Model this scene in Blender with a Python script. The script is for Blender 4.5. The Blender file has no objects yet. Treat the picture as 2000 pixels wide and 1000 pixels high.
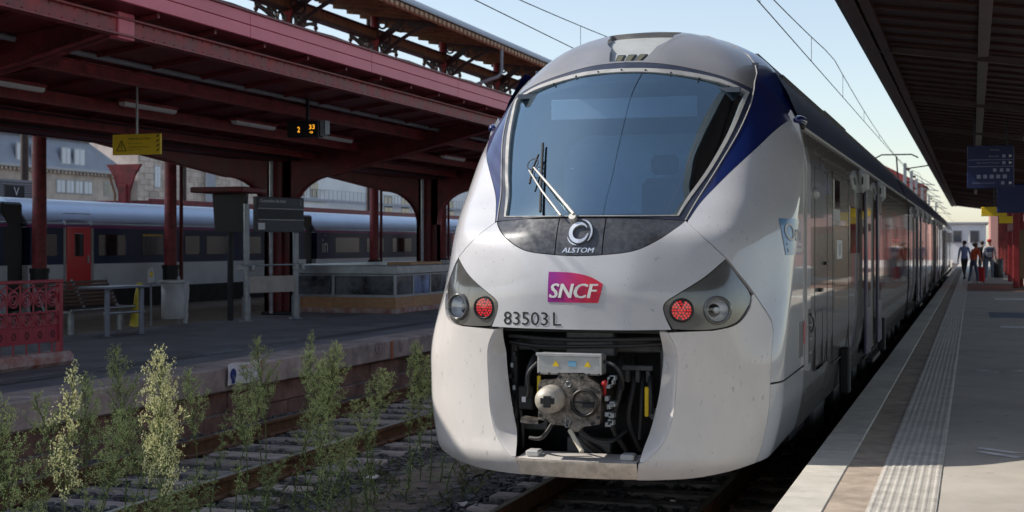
import bpy, bmesh, math, random
from mathutils import Vector, Matrix
from mathutils.geometry import delaunay_2d_cdt, tessellate_polygon

random.seed(7)
SC = bpy.context.scene
COL = SC.collection
PI = math.pi
R = math.radians

# ------------------------------------------------------------------ camera
YAW = math.atan(900 / 2778.0)
cam_d = bpy.data.cameras.new('camera')
cam = bpy.data.objects.new('camera', cam_d)
COL.objects.link(cam)
cam.location = (0, 0, 2.05)
cam.rotation_euler = (PI / 2, 0, YAW)
cam_d.lens = 50
cam_d.sensor_width = 36
cam_d.shift_y = -0.011
cam_d.clip_start = 0.05
cam_d.clip_end = 3000
cam_d.dof.use_dof = True
cam_d.dof.focus_distance = 10.8
cam_d.dof.aperture_fstop = 4.5
SC.camera = cam

# ------------------------------------------------------------------ sky and sun
SUN_EL = R(42)
SUN_H = Vector((-0.985, -0.16)).normalized()          # towards the sun, in plan
world = bpy.data.worlds.new('World')
SC.world = world
world.use_nodes = True
wn = world.node_tree
for n in list(wn.nodes):
    wn.nodes.remove(n)
w_out = wn.nodes.new('ShaderNodeOutputWorld')
w_bg = wn.nodes.new('ShaderNodeBackground')
w_sky = wn.nodes.new('ShaderNodeTexSky')
w_sky.sky_type = 'NISHITA'
w_sky.sun_disc = False
w_sky.sun_elevation = SUN_EL
w_sky.sun_rotation = math.atan2(SUN_H.x, SUN_H.y)
w_sky.air_density = 1.0
w_sky.dust_density = 0.7
w_sky.ozone_density = 0.6
w_bg.inputs[1].default_value = 0.100
w_hs = wn.nodes.new('ShaderNodeHueSaturation')
w_hs.inputs['Saturation'].default_value = 0.76
wn.links.new(w_sky.outputs[0], w_hs.inputs['Color'])
wn.links.new(w_hs.outputs[0], w_bg.inputs[0])
wn.links.new(w_bg.outputs[0], w_out.inputs[0])

sun_d = bpy.data.lights.new('sun', 'SUN')
sun_d.energy = 2.7
sun_d.angle = R(0.6)
sun_d.color = (1.0, 0.93, 0.82)
sun = bpy.data.objects.new('sun', sun_d)
COL.objects.link(sun)
sun_dir = Vector((SUN_H.x * math.cos(SUN_EL), SUN_H.y * math.cos(SUN_EL), math.sin(SUN_EL)))
sun.rotation_euler = sun_dir.to_track_quat('Z', 'Y').to_euler()
sun.location = (-40, 10, 40)

vs = SC.view_settings
vs.view_transform = 'Standard'
vs.look = 'None'
vs.exposure = 0.8
vs.gamma = 1.0
SC.cycles.use_denoising = True
SC.cycles.max_bounces = 8
SC.cycles.diffuse_bounces = 4
SC.cycles.transparent_max_bounces = 12
SC.cycles.sample_clamp_indirect = 6.0

# ------------------------------------------------------------------ materials
def mat(name, col, rough=0.6, metal=0.0, var=0.0, vscale=2.0, bump=0.0, bscale=30.0, coat=0.0, spec=0.5,
        per_obj=0.0, detail=6.0, rvar=0.0, stretch=None, tint=None, emit=None, estr=0.0, specks=0.0, sscale=60.0):
    m = bpy.data.materials.new(name)
    m.use_nodes = True
    nt = m.node_tree
    N, L = nt.nodes, nt.links
    b = N['Principled BSDF']
    c4 = (col[0], col[1], col[2], 1)
    b.inputs['Base Color'].default_value = c4
    b.inputs['Roughness'].default_value = rough
    b.inputs['Metallic'].default_value = metal
    b.inputs['Specular IOR Level'].default_value = spec
    if coat:
        b.inputs['Coat Weight'].default_value = coat
        b.inputs['Coat Roughness'].default_value = 0.035
    if emit:
        b.inputs['Emission Color'].default_value = (emit[0], emit[1], emit[2], 1)
        b.inputs['Emission Strength'].default_value = estr
    if var or bump or rvar or specks:
        geo = N.new('ShaderNodeNewGeometry')
        vec = geo.outputs['Position']
        if stretch:
            mp = N.new('ShaderNodeMapping')
            mp.inputs['Scale'].default_value = stretch
            L.new(vec, mp.inputs['Vector'])
            vec = mp.outputs[0]
    csock = None
    if var:
        nz = N.new('ShaderNodeTexNoise')
        nz.inputs['Scale'].default_value = vscale
        nz.inputs['Detail'].default_value = detail
        nz.inputs['Roughness'].default_value = 0.65
        L.new(vec, nz.inputs['Vector'])
        rp = N.new('ShaderNodeValToRGB')
        lo = [max(0.0, x * (1 - var)) for x in col]
        hi = [min(1.0, x * (1 + var)) for x in col]
        if tint:
            lo = list(tint)
        rp.color_ramp.elements[0].position = 0.33
        rp.color_ramp.elements[1].position = 0.68
        rp.color_ramp.elements[0].color = (*lo, 1)
        rp.color_ramp.elements[1].color = (*hi, 1)
        L.new(nz.outputs[0], rp.inputs[0])
        csock = rp.outputs[0]
        if rvar:
            mr = N.new('ShaderNodeMapRange')
            mr.inputs[1].default_value = 0.3
            mr.inputs[2].default_value = 0.7
            mr.inputs[3].default_value = max(0.02, rough - rvar)
            mr.inputs[4].default_value = min(1.0, rough + rvar)
            L.new(nz.outputs[0], mr.inputs[0])
            L.new(mr.outputs[0], b.inputs['Roughness'])
    if per_obj:
        oi = N.new('ShaderNodeObjectInfo')
        mr = N.new('ShaderNodeMapRange')
        mr.inputs[3].default_value = 1 - per_obj
        mr.inputs[4].default_value = 1 + per_obj
        L.new(oi.outputs['Random'], mr.inputs[0])
        mx = N.new('ShaderNodeVectorMath')
        mx.operation = 'SCALE'
        if csock:
            L.new(csock, mx.inputs[0])
        else:
            mx.inputs[0].default_value = col
        L.new(mr.outputs[0], mx.inputs['Scale'])
        csock = mx.outputs[0]
    if specks:
        ns = N.new('ShaderNodeTexNoise')
        ns.inputs['Scale'].default_value = sscale
        ns.inputs['Detail'].default_value = 3
        L.new(vec, ns.inputs['Vector'])
        ms = N.new('ShaderNodeMapRange')
        ms.inputs[1].default_value = 0.66
        ms.inputs[2].default_value = 0.74
        ms.inputs[3].default_value = 1.0
        ms.inputs[4].default_value = 1.0 - specks
        L.new(ns.outputs[0], ms.inputs[0])
        mx2 = N.new('ShaderNodeVectorMath')
        mx2.operation = 'SCALE'
        if csock:
            L.new(csock, mx2.inputs[0])
        else:
            mx2.inputs[0].default_value = col
        L.new(ms.outputs[0], mx2.inputs['Scale'])
        csock = mx2.outputs[0]
    if csock:
        L.new(csock, b.inputs['Base Color'])
    if bump:
        nb = N.new('ShaderNodeTexNoise')
        nb.inputs['Scale'].default_value = bscale
        nb.inputs['Detail'].default_value = 5
        L.new(vec, nb.inputs['Vector'])
        bp = N.new('ShaderNodeBump')
        bp.inputs['Strength'].default_value = bump
        bp.inputs['Distance'].default_value = 0.02
        L.new(nb.outputs[0], bp.inputs['Height'])
        L.new(bp.outputs[0], b.inputs['Normal'])
    return m


def glass_mat(name, tint, refl=0.12, rough=0.02, dirt=0.0, gtint=(1, 1, 1)):
    """coated glazing: tinted see-through mixed with a mirror reflection that grows at grazing angles"""
    m = bpy.data.materials.new(name)
    m.use_nodes = True
    nt = m.node_tree
    N, L = nt.nodes, nt.links
    for n in list(N):
        N.remove(n)
    out = N.new('ShaderNodeOutputMaterial')
    tr = N.new('ShaderNodeBsdfTransparent')
    tr.inputs[0].default_value = (*tint, 1)
    gl = N.new('ShaderNodeBsdfGlossy')
    gl.inputs['Roughness'].default_value = rough
    gl.inputs['Color'].default_value = (*gtint, 1)
    fr = N.new('ShaderNodeFresnel')
    fr.inputs[0].default_value = 1.5
    ad = N.new('ShaderNodeMath')
    ad.operation = 'ADD'
    ad.use_clamp = True
    ad.inputs[1].default_value = refl
    L.new(fr.outputs[0], ad.inputs[0])
    mx = N.new('ShaderNodeMixShader')
    L.new(ad.outputs[0], mx.inputs[0])
    L.new(tr.outputs[0], mx.inputs[1])
    L.new(gl.outputs[0], mx.inputs[2])
    last = mx.outputs[0]
    if dirt:
        df = N.new('ShaderNodeBsdfDiffuse')
        df.inputs[0].default_value = (0.55, 0.53, 0.5, 1)
        geo = N.new('ShaderNodeNewGeometry')
        mp = N.new('ShaderNodeMapping')
        mp.inputs['Scale'].default_value = (5.0, 5.0, 1.6)
        nz = N.new('ShaderNodeTexNoise')
        nz.inputs['Scale'].default_value = 2.2
        nz.inputs['Detail'].default_value = 9
        nz.inputs['Roughness'].default_value = 0.72
        L.new(geo.outputs['Position'], mp.inputs[0])
        L.new(mp.outputs[0], nz.inputs['Vector'])
        mr = N.new('ShaderNodeMapRange')
        mr.inputs[1].default_value = 0.42
        mr.inputs[2].default_value = 0.85
        mr.inputs[3].default_value = dirt * 0.15
        mr.inputs[4].default_value = dirt
        L.new(nz.outputs[0], mr.inputs[0])
        # insect specks
        vo = N.new('ShaderNodeTexNoise')
        vo.inputs['Scale'].default_value = 38
        vo.inputs['Detail'].default_value = 2
        L.new(geo.outputs['Position'], vo.inputs['Vector'])
        st = N.new('ShaderNodeMapRange')
        st.inputs[1].default_value = 0.72
        st.inputs[2].default_value = 0.78
        st.inputs[3].default_value = 0
        st.inputs[4].default_value = 0.25
        L.new(vo.outputs[0], st.inputs[0])
        sm = N.new('ShaderNodeMath')
        sm.operation = 'ADD'
        sm.use_clamp = True
        L.new(mr.outputs[0], sm.inputs[0])
        L.new(st.outputs[0], sm.inputs[1])
        m2 = N.new('ShaderNodeMixShader')
        L.new(sm.outputs[0], m2.inputs[0])
        L.new(last, m2.inputs[1])
        L.new(df.outputs[0], m2.inputs[2])
        last = m2.outputs[0]
    L.new(last, out.inputs[0])
    return m


# ------------------------------------------------------------------ mesh building
class MB:
    def __init__(self):
        self.v, self.f, self.mi, self.sm = [], [], [], []

    def add(self, vs, fs, mi=0, smooth=False):
        o = len(self.v)
        self.v += [tuple(p) for p in vs]
        for f in fs:
            self.f.append(tuple(i + o for i in f))
            self.mi.append(mi)
            self.sm.append(smooth)
        return self

    def box(self, x0, x1, y0, y1, z0, z1, ch=0.0, mi=0):
        if x0 > x1: x0, x1 = x1, x0
        if y0 > y1: y0, y1 = y1, y0
        if z0 > z1: z0, z1 = z1, z0
        if ch <= 0:
            v = [(x, y, z) for z in (z0, z1) for y in (y0, y1) for x in (x0, x1)]
            f = [(0, 2, 3, 1), (4, 5, 7, 6), (0, 1, 5, 4), (2, 6, 7, 3), (0, 4, 6, 2), (1, 3, 7, 5)]
            return self.add(v, f, mi)
        ch = min(ch, (x1 - x0) * .45, (y1 - y0) * .45, (z1 - z0) * .45)
        c = ((x0 + x1) / 2, (y0 + y1) / 2, (z0 + z1) / 2)
        h = ((x1 - x0) / 2, (y1 - y0) / 2, (z1 - z0) / 2)
        v, idx = [], {}
        for sx in (-1, 1):
            for sy in (-1, 1):
                for sz in (-1, 1):
                    for k in range(3):
                        e = [h[0], h[1], h[2]]
                        for q in range(3):
                            if q != k:
                                e[q] -= ch
                        idx[(sx, sy, sz, k)] = len(v)
                        v.append((c[0] + sx * e[0], c[1] + sy * e[1], c[2] + sz * e[2]))
        f = []
        def quad(a):
            n = (Vector(v[a[1]]) - Vector(v[a[0]])).cross(Vector(v[a[2]]) - Vector(v[a[0]]))
            m = sum((Vector(v[i]) for i in a), Vector()) / len(a) - Vector(c)
            f.append(tuple(a) if n.dot(m) > 0 else tuple(reversed(a)))
        for k in range(3):
            o = [q for q in range(3) if q != k]
            for s in (-1, 1):
                ring = []
                for a, b in ((-1, -1), (1, -1), (1, 1), (-1, 1)):
                    t = [0, 0, 0]
                    t[k] = s; t[o[0]] = a; t[o[1]] = b
                    ring.append(idx[(*t, k)])
                quad(ring)
        for k in range(3):
            o = [q for q in range(3) if q != k]
            for a in (-1, 1):
                for b in (-1, 1):
                    p = []
                    for s in (-1, 1):
                        t = [0, 0, 0]
                        t[k] = s; t[o[0]] = a; t[o[1]] = b
                        p.append((idx[(*t, o[0])], idx[(*t, o[1])]))
                    quad([p[0][0], p[1][0], p[1][1], p[0][1]])
        for sx in (-1, 1):
            for sy in (-1, 1):
                for sz in (-1, 1):
                    quad([idx[(sx, sy, sz, 0)], idx[(sx, sy, sz, 1)], idx[(sx, sy, sz, 2)]])
        return self.add(v, f, mi)

    def tube(self, pts, r, n=8, cap=True, mi=0, smooth=True, close=False):
        pts = [Vector(p) for p in pts]
        rs = r if isinstance(r, (list, tuple)) else [r] * len(pts)
        rings = []
        up = None
        m = len(pts)
        for i, p in enumerate(pts):
            if close:
                t = pts[(i + 1) % m] - pts[i - 1]
            else:
                t = pts[min(i + 1, m - 1)] - pts[max(i - 1, 0)]
            if t.length < 1e-9:
                t = Vector((0, 0, 1))
            t.normalize()
            if up is None:
                up = Vector((0, 0, 1)) if abs(t.z) < .9 else Vector((1, 0, 0))
            a = t.cross(up)
            if a.length < 1e-6:
                a = t.cross(Vector((0, 1, 0)))
            a.normalize()
            b = a.cross(t)
            up = b
            rings.append([p + (a * math.cos(2 * PI * k / n) + b * math.sin(2 * PI * k / n)) * rs[i] for k in range(n)])
        v = [q for rg in rings for q in rg]
        f = []
        for i in range(m if close else m - 1):
            j = (i + 1) % m
            for k in range(n):
                k2 = (k + 1) % n
                f.append((i * n + k, i * n + k2, j * n + k2, j * n + k))
        self.add(v, f, mi, smooth)
        if cap and not close:
            self.add(rings[0], [tuple(range(n))], mi)
            self.add(rings[-1], [tuple(reversed(range(n)))], mi)
        return self

    def lathe(self, prof, c=(0, 0, 0), axis='Z', n=24, mi=0, smooth=True):
        """prof: (radius, height) pairs"""
        v, f = [], []
        for r_, h_ in prof:
            for k in range(n):
                a = 2 * PI * k / n
                p = (r_ * math.cos(a), r_ * math.sin(a), h_)
                if axis == 'Y':
                    p = (p[0], -p[2], p[1])
                elif axis == 'X':
                    p = (p[2], p[0], p[1])
                v.append((c[0] + p[0], c[1] + p[1], c[2] + p[2]))
        for i in range(len(prof) - 1):
            for k in range(n):
                k2 = (k + 1) % n
                f.append((i * n + k, i * n + k2, (i + 1) * n + k2, (i + 1) * n + k))
        return self.add(v, f, mi, smooth)

    def prism(self, poly, axis, a0, a1, mi=0, smooth=False):
        """poly of 2-D points in the two other axes (order x,y,z without axis), extruded"""
        n = len(poly)
        ar = sum(poly[i][0] * poly[(i + 1) % n][1] - poly[(i + 1) % n][0] * poly[i][1] for i in range(n))
        if ar < 0:
            poly = list(reversed(poly))
        def P(p, a):
            return {'X': (a, p[0], p[1]), 'Y': (p[0], a, p[1]), 'Z': (p[0], p[1], a)}[axis]
        v = [P(p, a0) for p in poly] + [P(p, a1) for p in poly]
        flip = axis == 'Y'
        s = [(i, (i + 1) % n, n + (i + 1) % n, n + i) for i in range(n)]
        caps = [tuple(reversed(range(n))), tuple(range(n, 2 * n))]
        if flip:
            s = [tuple(reversed(q)) for q in s]
            caps = [tuple(reversed(q)) for q in caps]
        self.add(v, s, mi, smooth)
        if n > 4:
            tr = tessellate_polygon([[Vector((p[0], p[1], 0)) for p in poly]])
            c2 = []
            for q in tr:
                a_, b_, c_ = (poly[i] for i in q)
                if (b_[0] - a_[0]) * (c_[1] - a_[1]) - (b_[1] - a_[1]) * (c_[0] - a_[0]) < 0:
                    q = (q[0], q[2], q[1])
                c2 += [tuple(n + i for i in q), tuple(reversed(q))]
            if flip:
                c2 = [tuple(reversed(q)) for q in c2]
            caps = c2
        self.add(v, caps, mi, False)
        return self

    def beam(self, a, b, w, h, mi=0):
        """rectangular bar between two points"""
        a, b = Vector(a), Vector(b)
        t = (b - a).normalized()
        up = Vector((0, 0, 1)) if abs(t.z) < .95 else Vector((0, 1, 0))
        s = t.cross(up).normalized()
        u = s.cross(t)
        v = []
        for p in (a, b):
            for x, y in ((-1, -1), (1, -1), (1, 1), (-1, 1)):
                v.append(p + s * (x * w / 2) + u * (y * h / 2))
        f = [(3, 2, 1, 0), (4, 5, 6, 7), (0, 1, 5, 4), (1, 2, 6, 5), (2, 3, 7, 6), (3, 0, 4, 7)]
        return self.add(v, f, mi)

    def ball(self, c, r, nu=12, nv=8, mi=0, sc=(1, 1, 1)):
        v, f = [], []
        for i in range(nv + 1):
            p = PI * i / nv
            for k in range(nu):
                a = 2 * PI * k / nu
                v.append((c[0] + r * sc[0] * math.sin(p) * math.cos(a), c[1] + r * sc[1] * math.sin(p) * math.sin(a), c[2] + r * sc[2] * math.cos(p)))
        for i in range(nv):
            for k in range(nu):
                k2 = (k + 1) % nu
                f.append((i * nu + k, (i + 1) * nu + k, (i + 1) * nu + k2, i * nu + k2))
        return self.add(v, f, mi, True)

    def mesh(self, name, mats):
        me = bpy.data.meshes.new(name)
        me.from_pydata(self.v, [], self.f)
        if not isinstance(mats, (list, tuple)):
            mats = [mats]
        for m in mats:
            me.materials.append(m)
        me.polygons.foreach_set('material_index', self.mi)
        me.polygons.foreach_set('use_smooth', self.sm)
        me.update()
        return me

    def build(self, name, mats, parent=None, world=False, loc=None):
        if world and parent is not None:
            o = parent.location
            self.v = [(p[0] - o[0], p[1] - o[1], p[2] - o[2]) for p in self.v]
        return put(name, self.mesh(name, mats), parent, loc)


def put(name, me, parent=None, loc=None):
    o = bpy.data.objects.new(name, me)
    COL.objects.link(o)
    if parent is not None:
        o.parent = parent
    if loc is not None:
        o.location = loc
    return o


def tag(o, label, cat, group=None, kind=None):
    if label: o['label'] = label
    if cat: o['category'] = cat
    if group: o['group'] = group
    if kind: o['kind'] = kind
    return o


def thing(name, label, cat, loc=(0, 0, 0), rz=0.0, group=None):
    o = bpy.data.objects.new(name, None)
    COL.objects.link(o)
    o.empty_display_size = 0.2
    o.location = loc
    o.rotation_euler = (0, 0, rz)
    return tag(o, label, cat, group)


def struct(o, label=None):
    o['kind'] = 'structure'
    if label:
        o['label'] = label
    return o


def copy_tree(o, parent=None):
    c = o.copy()
    COL.objects.link(c)
    if parent is not None:
        c.parent = parent
    for ch in list(o.children):
        copy_tree(ch, c)
    return c


def text_geo(s, height, width=None, align='CENTER'):
    """flat triangulated lettering in the x-y plane, fitted to a cap height and a width; returns verts, faces"""
    cu = bpy.data.curves.new('lettering', 'FONT')
    cu.body = s
    cu.size = 1.0
    cu.resolution_u = 3
    ob = bpy.data.objects.new('lettering', cu)
    me = bpy.data.meshes.new_from_object(ob)
    vs = [(v.co.x, v.co.y) for v in me.vertices]
    fs = [tuple(p.vertices) for p in me.polygons]
    bpy.data.objects.remove(ob)
    bpy.data.curves.remove(cu)
    bpy.data.meshes.remove(me)
    x0, x1 = min(v[0] for v in vs), max(v[0] for v in vs)
    y0, y1 = min(v[1] for v in vs), max(v[1] for v in vs)
    sy = height / (y1 - y0)
    sx = width / (x1 - x0) if width else sy
    ox = {'CENTER': (x0 + x1) / 2, 'LEFT': x0, 'RIGHT': x1}[align]
    return [((v[0] - ox) * sx, (v[1] - (y0 + y1) / 2) * sy) for v in vs], fs


def text_part(s, height, width, origin, ux, uy, m, parent, name='lettering', off=0.004, align='CENTER'):
    """lettering laid on a plane through origin (parent space) with right vector ux and up vector uy"""
    vs, fs = text_geo(s, height, width, align)
    ux, uy = Vector(ux).normalized(), Vector(uy).normalized()
    n = ux.cross(uy)
    o = Vector(origin) + n * off
    b = MB()
    b.add([o + ux * p[0] + uy * p[1] for p in vs], fs)
    return b.build(name, m, parent)


def lerp(a, b, t):
    return a + (b - a) * t


def spl(pts):
    xs = [p[0] for p in pts]; ys = [p[1] for p in pts]; n = len(xs)
    hh = [xs[i + 1] - xs[i] for i in range(n - 1)]
    dl = [(ys[i + 1] - ys[i]) / hh[i] for i in range(n - 1)]
    m = [0] * n
    m[0] = dl[0]; m[-1] = dl[-1]
    for i in range(1, n - 1):
        if dl[i - 1] * dl[i] > 0:
            w1 = 2 * hh[i] + hh[i - 1]; w2 = hh[i] + 2 * hh[i - 1]
            m[i] = (w1 + w2) / (w1 / dl[i - 1] + w2 / dl[i])
    def g(x):
        if x <= xs[0]: return ys[0] + m[0] * (x - xs[0])
        if x >= xs[-1]: return ys[-1]
        i = 0
        while x > xs[i + 1]: i += 1
        t = (x - xs[i]) / hh[i]
        return (1 + 2 * t) * (1 - t) ** 2 * ys[i] + t * (1 - t) ** 2 * hh[i] * m[i] + t * t * (3 - 2 * t) * ys[i + 1] + t * t * (t - 1) * hh[i] * m[i + 1]
    return g


# shared materials
M_RED = mat('dark_red_paint', (0.165, 0.020, 0.025), 0.5, var=0.4, vscale=3, bump=0.1, bscale=25, rvar=.1)
M_RED2 = mat('red_brown_paint', (0.27, 0.040, 0.042), 0.5, var=0.5, vscale=5, bump=0.1, bscale=25, rvar=.1)
M_FASCIA = mat('fascia_paint', (0.66, 0.135, 0.18), 0.45, var=0.06, vscale=1.5, per_obj=0.05)
M_STEEL = mat('galvanised_steel', (0.34, 0.36, 0.38), 0.42, 0.75, var=0.2, vscale=6)
M_GREY = mat('grey_paint', (0.25, 0.26, 0.28), 0.5, var=0.12, vscale=5)
M_LGREY = mat('light_grey_paint', (0.48, 0.48, 0.48), 0.5, var=0.1, vscale=5)
M_BLACK = mat('black_plastic', (0.012, 0.012, 0.014), 0.45)
M_DARK = mat('dark_metal', (0.03, 0.03, 0.035), 0.5, 0.3, var=0.4, vscale=8)
M_WHITE = mat('white_paint', (0.75, 0.75, 0.74), 0.5, var=0.08, vscale=6)
M_YELLOW = mat('yellow_sign_paint', (0.85, 0.58, 0.02), 0.45, var=0.05, vscale=4)
M_TEXTW = mat('white_lettering', (0.78, 0.78, 0.78), 0.5)
M_TEXTK = mat('black_lettering', (0.015, 0.015, 0.017), 0.5)
M_RUBBER = mat('black_rubber', (0.018, 0.018, 0.019), 0.7)

# ================================================================== ground, tracks, platforms
M_BALLAST = mat('ballast_ground', (0.075, 0.068, 0.064), 0.95, var=0.6, vscale=14, bump=1.0, bscale=30)
M_STONE = mat('ballast_stone', (0.115, 0.108, 0.108), 0.9, var=0.5, vscale=30)
M_DIRT = mat('dirt_path', (0.16, 0.125, 0.10), 0.95, var=0.5, vscale=8, bump=.6, bscale=40)
M_RAIL = mat('rusty_rail', (0.13, 0.062, 0.030), 0.7, 0.2, var=0.5, vscale=10, bump=.15, bscale=50)
M_RAILTOP = mat('worn_rail_head', (0.42, 0.41, 0.40), 0.28, 0.9, var=.15, vscale=12)
M_SLEEPER = mat('weathered_sleeper', (0.36, 0.30, 0.275), 0.85, var=0.4, vscale=7, bump=.5, bscale=26, per_obj=.25, stretch=(.5, 3, 3))
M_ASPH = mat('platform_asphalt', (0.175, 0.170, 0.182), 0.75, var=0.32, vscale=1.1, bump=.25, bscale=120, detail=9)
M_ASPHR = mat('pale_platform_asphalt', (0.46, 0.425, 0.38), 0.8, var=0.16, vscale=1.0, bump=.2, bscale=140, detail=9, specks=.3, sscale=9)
M_STRIP = mat('brown_asphalt_strip', (0.42, 0.345, 0.28), 0.85, var=0.28, vscale=5, bump=.3, bscale=110)
M_COPE = mat('coping_concrete', (0.62, 0.59, 0.53), 0.75, var=0.14, vscale=4, bump=.12, bscale=70, per_obj=.08, specks=.3, sscale=14)
M_COPEL = mat('old_coping_concrete', (0.40, 0.315, 0.29), 0.85, var=0.35, vscale=3, bump=.4, bscale=30, per_obj=.12)
M_TACT = mat('tactile_paving', (0.53, 0.50, 0.46), 0.45, var=0.2, vscale=6, per_obj=.07)
M_WALLB = mat('platform_wall_block', (0.20, 0.11, 0.088), 0.85, var=0.5, vscale=3, bump=.5, bscale=22, per_obj=.2)
M_PAINTW = mat('worn_white_paint', (0.80, 0.80, 0.80), 0.6, var=.25, vscale=14)

mb = MB()
mb.add([(-900, -300, -.30), (900, -300, -.30), (900, 1500, -.30), (-900, 1500, -.30)], [(0, 1, 2, 3)])
struct(mb.build('ground', M_BALLAST), 'dark ballast ground under the tracks')

# bed surface between the platforms, gently uneven
random.seed(11)
from mathutils import noise as _nz
mb = MB()
nx, ny = 75, 330
vs_, fs_ = [], []
for j in range(ny + 1):
    y = 3 + j * .1 if j < 260 else 29 + (j - 260) * 1.2
    for i in range(nx + 1):
        x = -8.85 + i * (7.9 / nx)
        dx1 = abs(x + 7.06); dx2 = abs(x + 2.7615)
        z = -.235 + .03 * _nz.noise(Vector((x * 2.2, y * 2.2, 0))) + .03 * _nz.noise(Vector((x * 7, y * 7, 3)))
        if dx1 < 1.5: z -= .02
        if 4.3 < -x < 5.4: z += .035
        vs_.append((x, y, z))
for j in range(ny):
    for i in range(nx):
        a = j * (nx + 1) + i
        fs_.append((a, a + 1, a + nx + 2, a + nx + 1))
mb.add(vs_, fs_, 0, True)
struct(mb.build('track_bed', M_BALLAST), 'uneven dark ballast bed between the platforms')

# loose stones
mb = MB()
random.seed(5)
cube = [(-1, -1, -1), (1, -1, -1), (1, 1, -1), (-1, 1, -1), (-1, -1, 1), (1, -1, 1), (1, 1, 1), (-1, 1, 1)]
cf = [(0, 3, 2, 1), (4, 5, 6, 7), (0, 1, 5, 4), (1, 2, 6, 5), (2, 3, 7, 6), (3, 0, 4, 7)]
def stone(x, y, z, r_):
    c_, s_ = math.cos(random.random() * 6.3), math.sin(random.random() * 6.3)
    sx, sy, sz = r_ * random.uniform(.6, 1.3), r_ * random.uniform(.6, 1.2), r_ * random.uniform(.4, .9)
    v = []
    for p in cube:
        a = (p[0] * sx * random.uniform(.55, 1.1), p[1] * sy * random.uniform(.55, 1.1), p[2] * sz * random.uniform(.6, 1.1))
        v.append((x + a[0] * c_ - a[1] * s_, y + a[0] * s_ + a[1] * c_, z + a[2] + a[0] * .3 * random.uniform(-1, 1)))
    mb.add(v, cf)
for _ in range(21000):
    x = random.uniform(-8.7, -1.25)
    y = 6.2 + 13 * random.random() ** 1.5
    if 4.2 < -x < 5.5 and random.random() < .3: continue
    stone(x, y, -.21 + random.uniform(-.02, .015), random.uniform(.018, .042))
st = mb.build('ballast_stones', M_STONE)
tag(st, 'dark grey loose ballast stones around the rails', 'gravel', kind='stuff')


def rail_part(x, y0, y1, parent):
    m_ = MB()
    prof = [(-.07, -.172), (.07, -.172), (.07, -.160), (.012, -.145), (.012, -.045), (.036, -.035), (.036, -.006), (.030, 0), (-.030, 0), (-.036, -.006),
            (-.036, -.035), (-.012, -.045), (-.012, -.145), (-.07, -.160)]
    m_.prism([(x + p[0], p[1]) for p in prof], 'Y', y0, y1)
    m_.add([(x - .026, y0, .0012), (x + .026, y0, .0012), (x + .026, y1, .0012), (x - .026, y1, .0012)], [(0, 1, 2, 3)], 1)
    return m_.build('rail', [M_RAIL, M_RAILTOP], parent, world=True)


def make_track(label, xc, y0, y1, s0, s1):
    t = thing('railway_track', label, 'railway track', (xc, y0, -.25))
    for sx in (-.7525, .7525):
        rail_part(xc + sx, y0, y1, t)
    me = None
    k = 0
    y = s0
    while y < s1:
        if me is None:
            m_ = MB()
            m_.box(-1.3, 1.3, -.125, .125, -.12, .06, .02)
            me = m_.mesh('sleeper', M_SLEEPER)
        o = put('sleeper', me, t, (random.uniform(-.03, .03), y - y0, -.175 - .06 + .25 + random.uniform(-.006, .006)))
        o.rotation_euler = (0, 0, random.uniform(-.012, .012))
        cl = MB()
        y += .60 + random.uniform(-.015, .015)
    # rail clips
    m_ = MB()
    yy = s0
    while yy < min(s1, 26):
        for sx in (-.7525, .7525):
            for e in (-1, 1):
                m_.box(xc + sx + e * .055, xc + sx + e * .11, yy - .05, yy + .05, -.172, -.135, .008)
        yy += .60
    o = m_.build('rail_fastenings', M_RAIL, t, world=True)
    o['kind'] = 'stuff'
    return t
make_track('rusty empty railway track overgrown with tall weeds beside the far platform', -7.06, 3.0, 110, 5.2, 46)
make_track('shadowed railway track that the grey train stands on', -2.7615, 3.0, 110, 6.0, 14)

# strip of trodden dirt between the two tracks
mb = MB()
vs_, fs_ = [], []
for j in range(90):
    y = 4 + j * .2
    for i in range(9):
        x = lerp(-5.35, -4.45, i / 8) + .15 * math.sin(y * 1.3) * (1 if i in (0, 8) else 0)
        z = -.185 + .03 * _nz.noise(Vector((x * 3, y * 3, 9))) - (.06 if i in (0, 8) else 0)
        vs_.append((x, y, z))
for j in range(89):
    for i in range(8):
        a = j * 9 + i
        fs_.append((a, a + 1, a + 10, a + 9))
mb.add(vs_, fs_, 0, True)
struct(mb.build('path', M_DIRT), 'strip of brown trodden dirt between the two tracks')

# ---- far platform
XL = -8.69
mb = MB()
mb.box(-19.4, XL - .10, 2, 130, -.3, .546)
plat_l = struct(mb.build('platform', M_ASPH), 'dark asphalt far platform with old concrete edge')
me = None
y = 3.0
k = 0
while y < 60:
    L_ = 2.2
    if me is None:
        m_ = MB(); m_.box(-.62, 0, .006, L_ - .006, -.30, 0, .018); me = m_.mesh('coping_slab', M_COPEL)
    put('coping_slab', me, plat_l, (XL + random.uniform(-.006, .006), y, .552 + random.uniform(-.003, .003)))
    y += L_
me = None
for row in range(2):
    y = 3.0 + row * .55
    while y < 40:
        if me is None:
            m_ = MB(); m_.box(-.05, 0, .006, 1.094, 0, .262, .012); me = m_.mesh('wall_block', M_WALLB)
        put('wall_block', me, plat_l, (XL - .085 + random.uniform(-.012, .012), y, -.30 + row * .272))
        y += 1.1
mb = MB(); mb.box(-19.3, -14.3, 3, 120, .5, .5495); mb.build('brown_paving', mat('brown_paving', (.17, .135, .09), .8, var=.3, vscale=2.5, bump=.2, bscale=60), plat_l)
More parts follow.
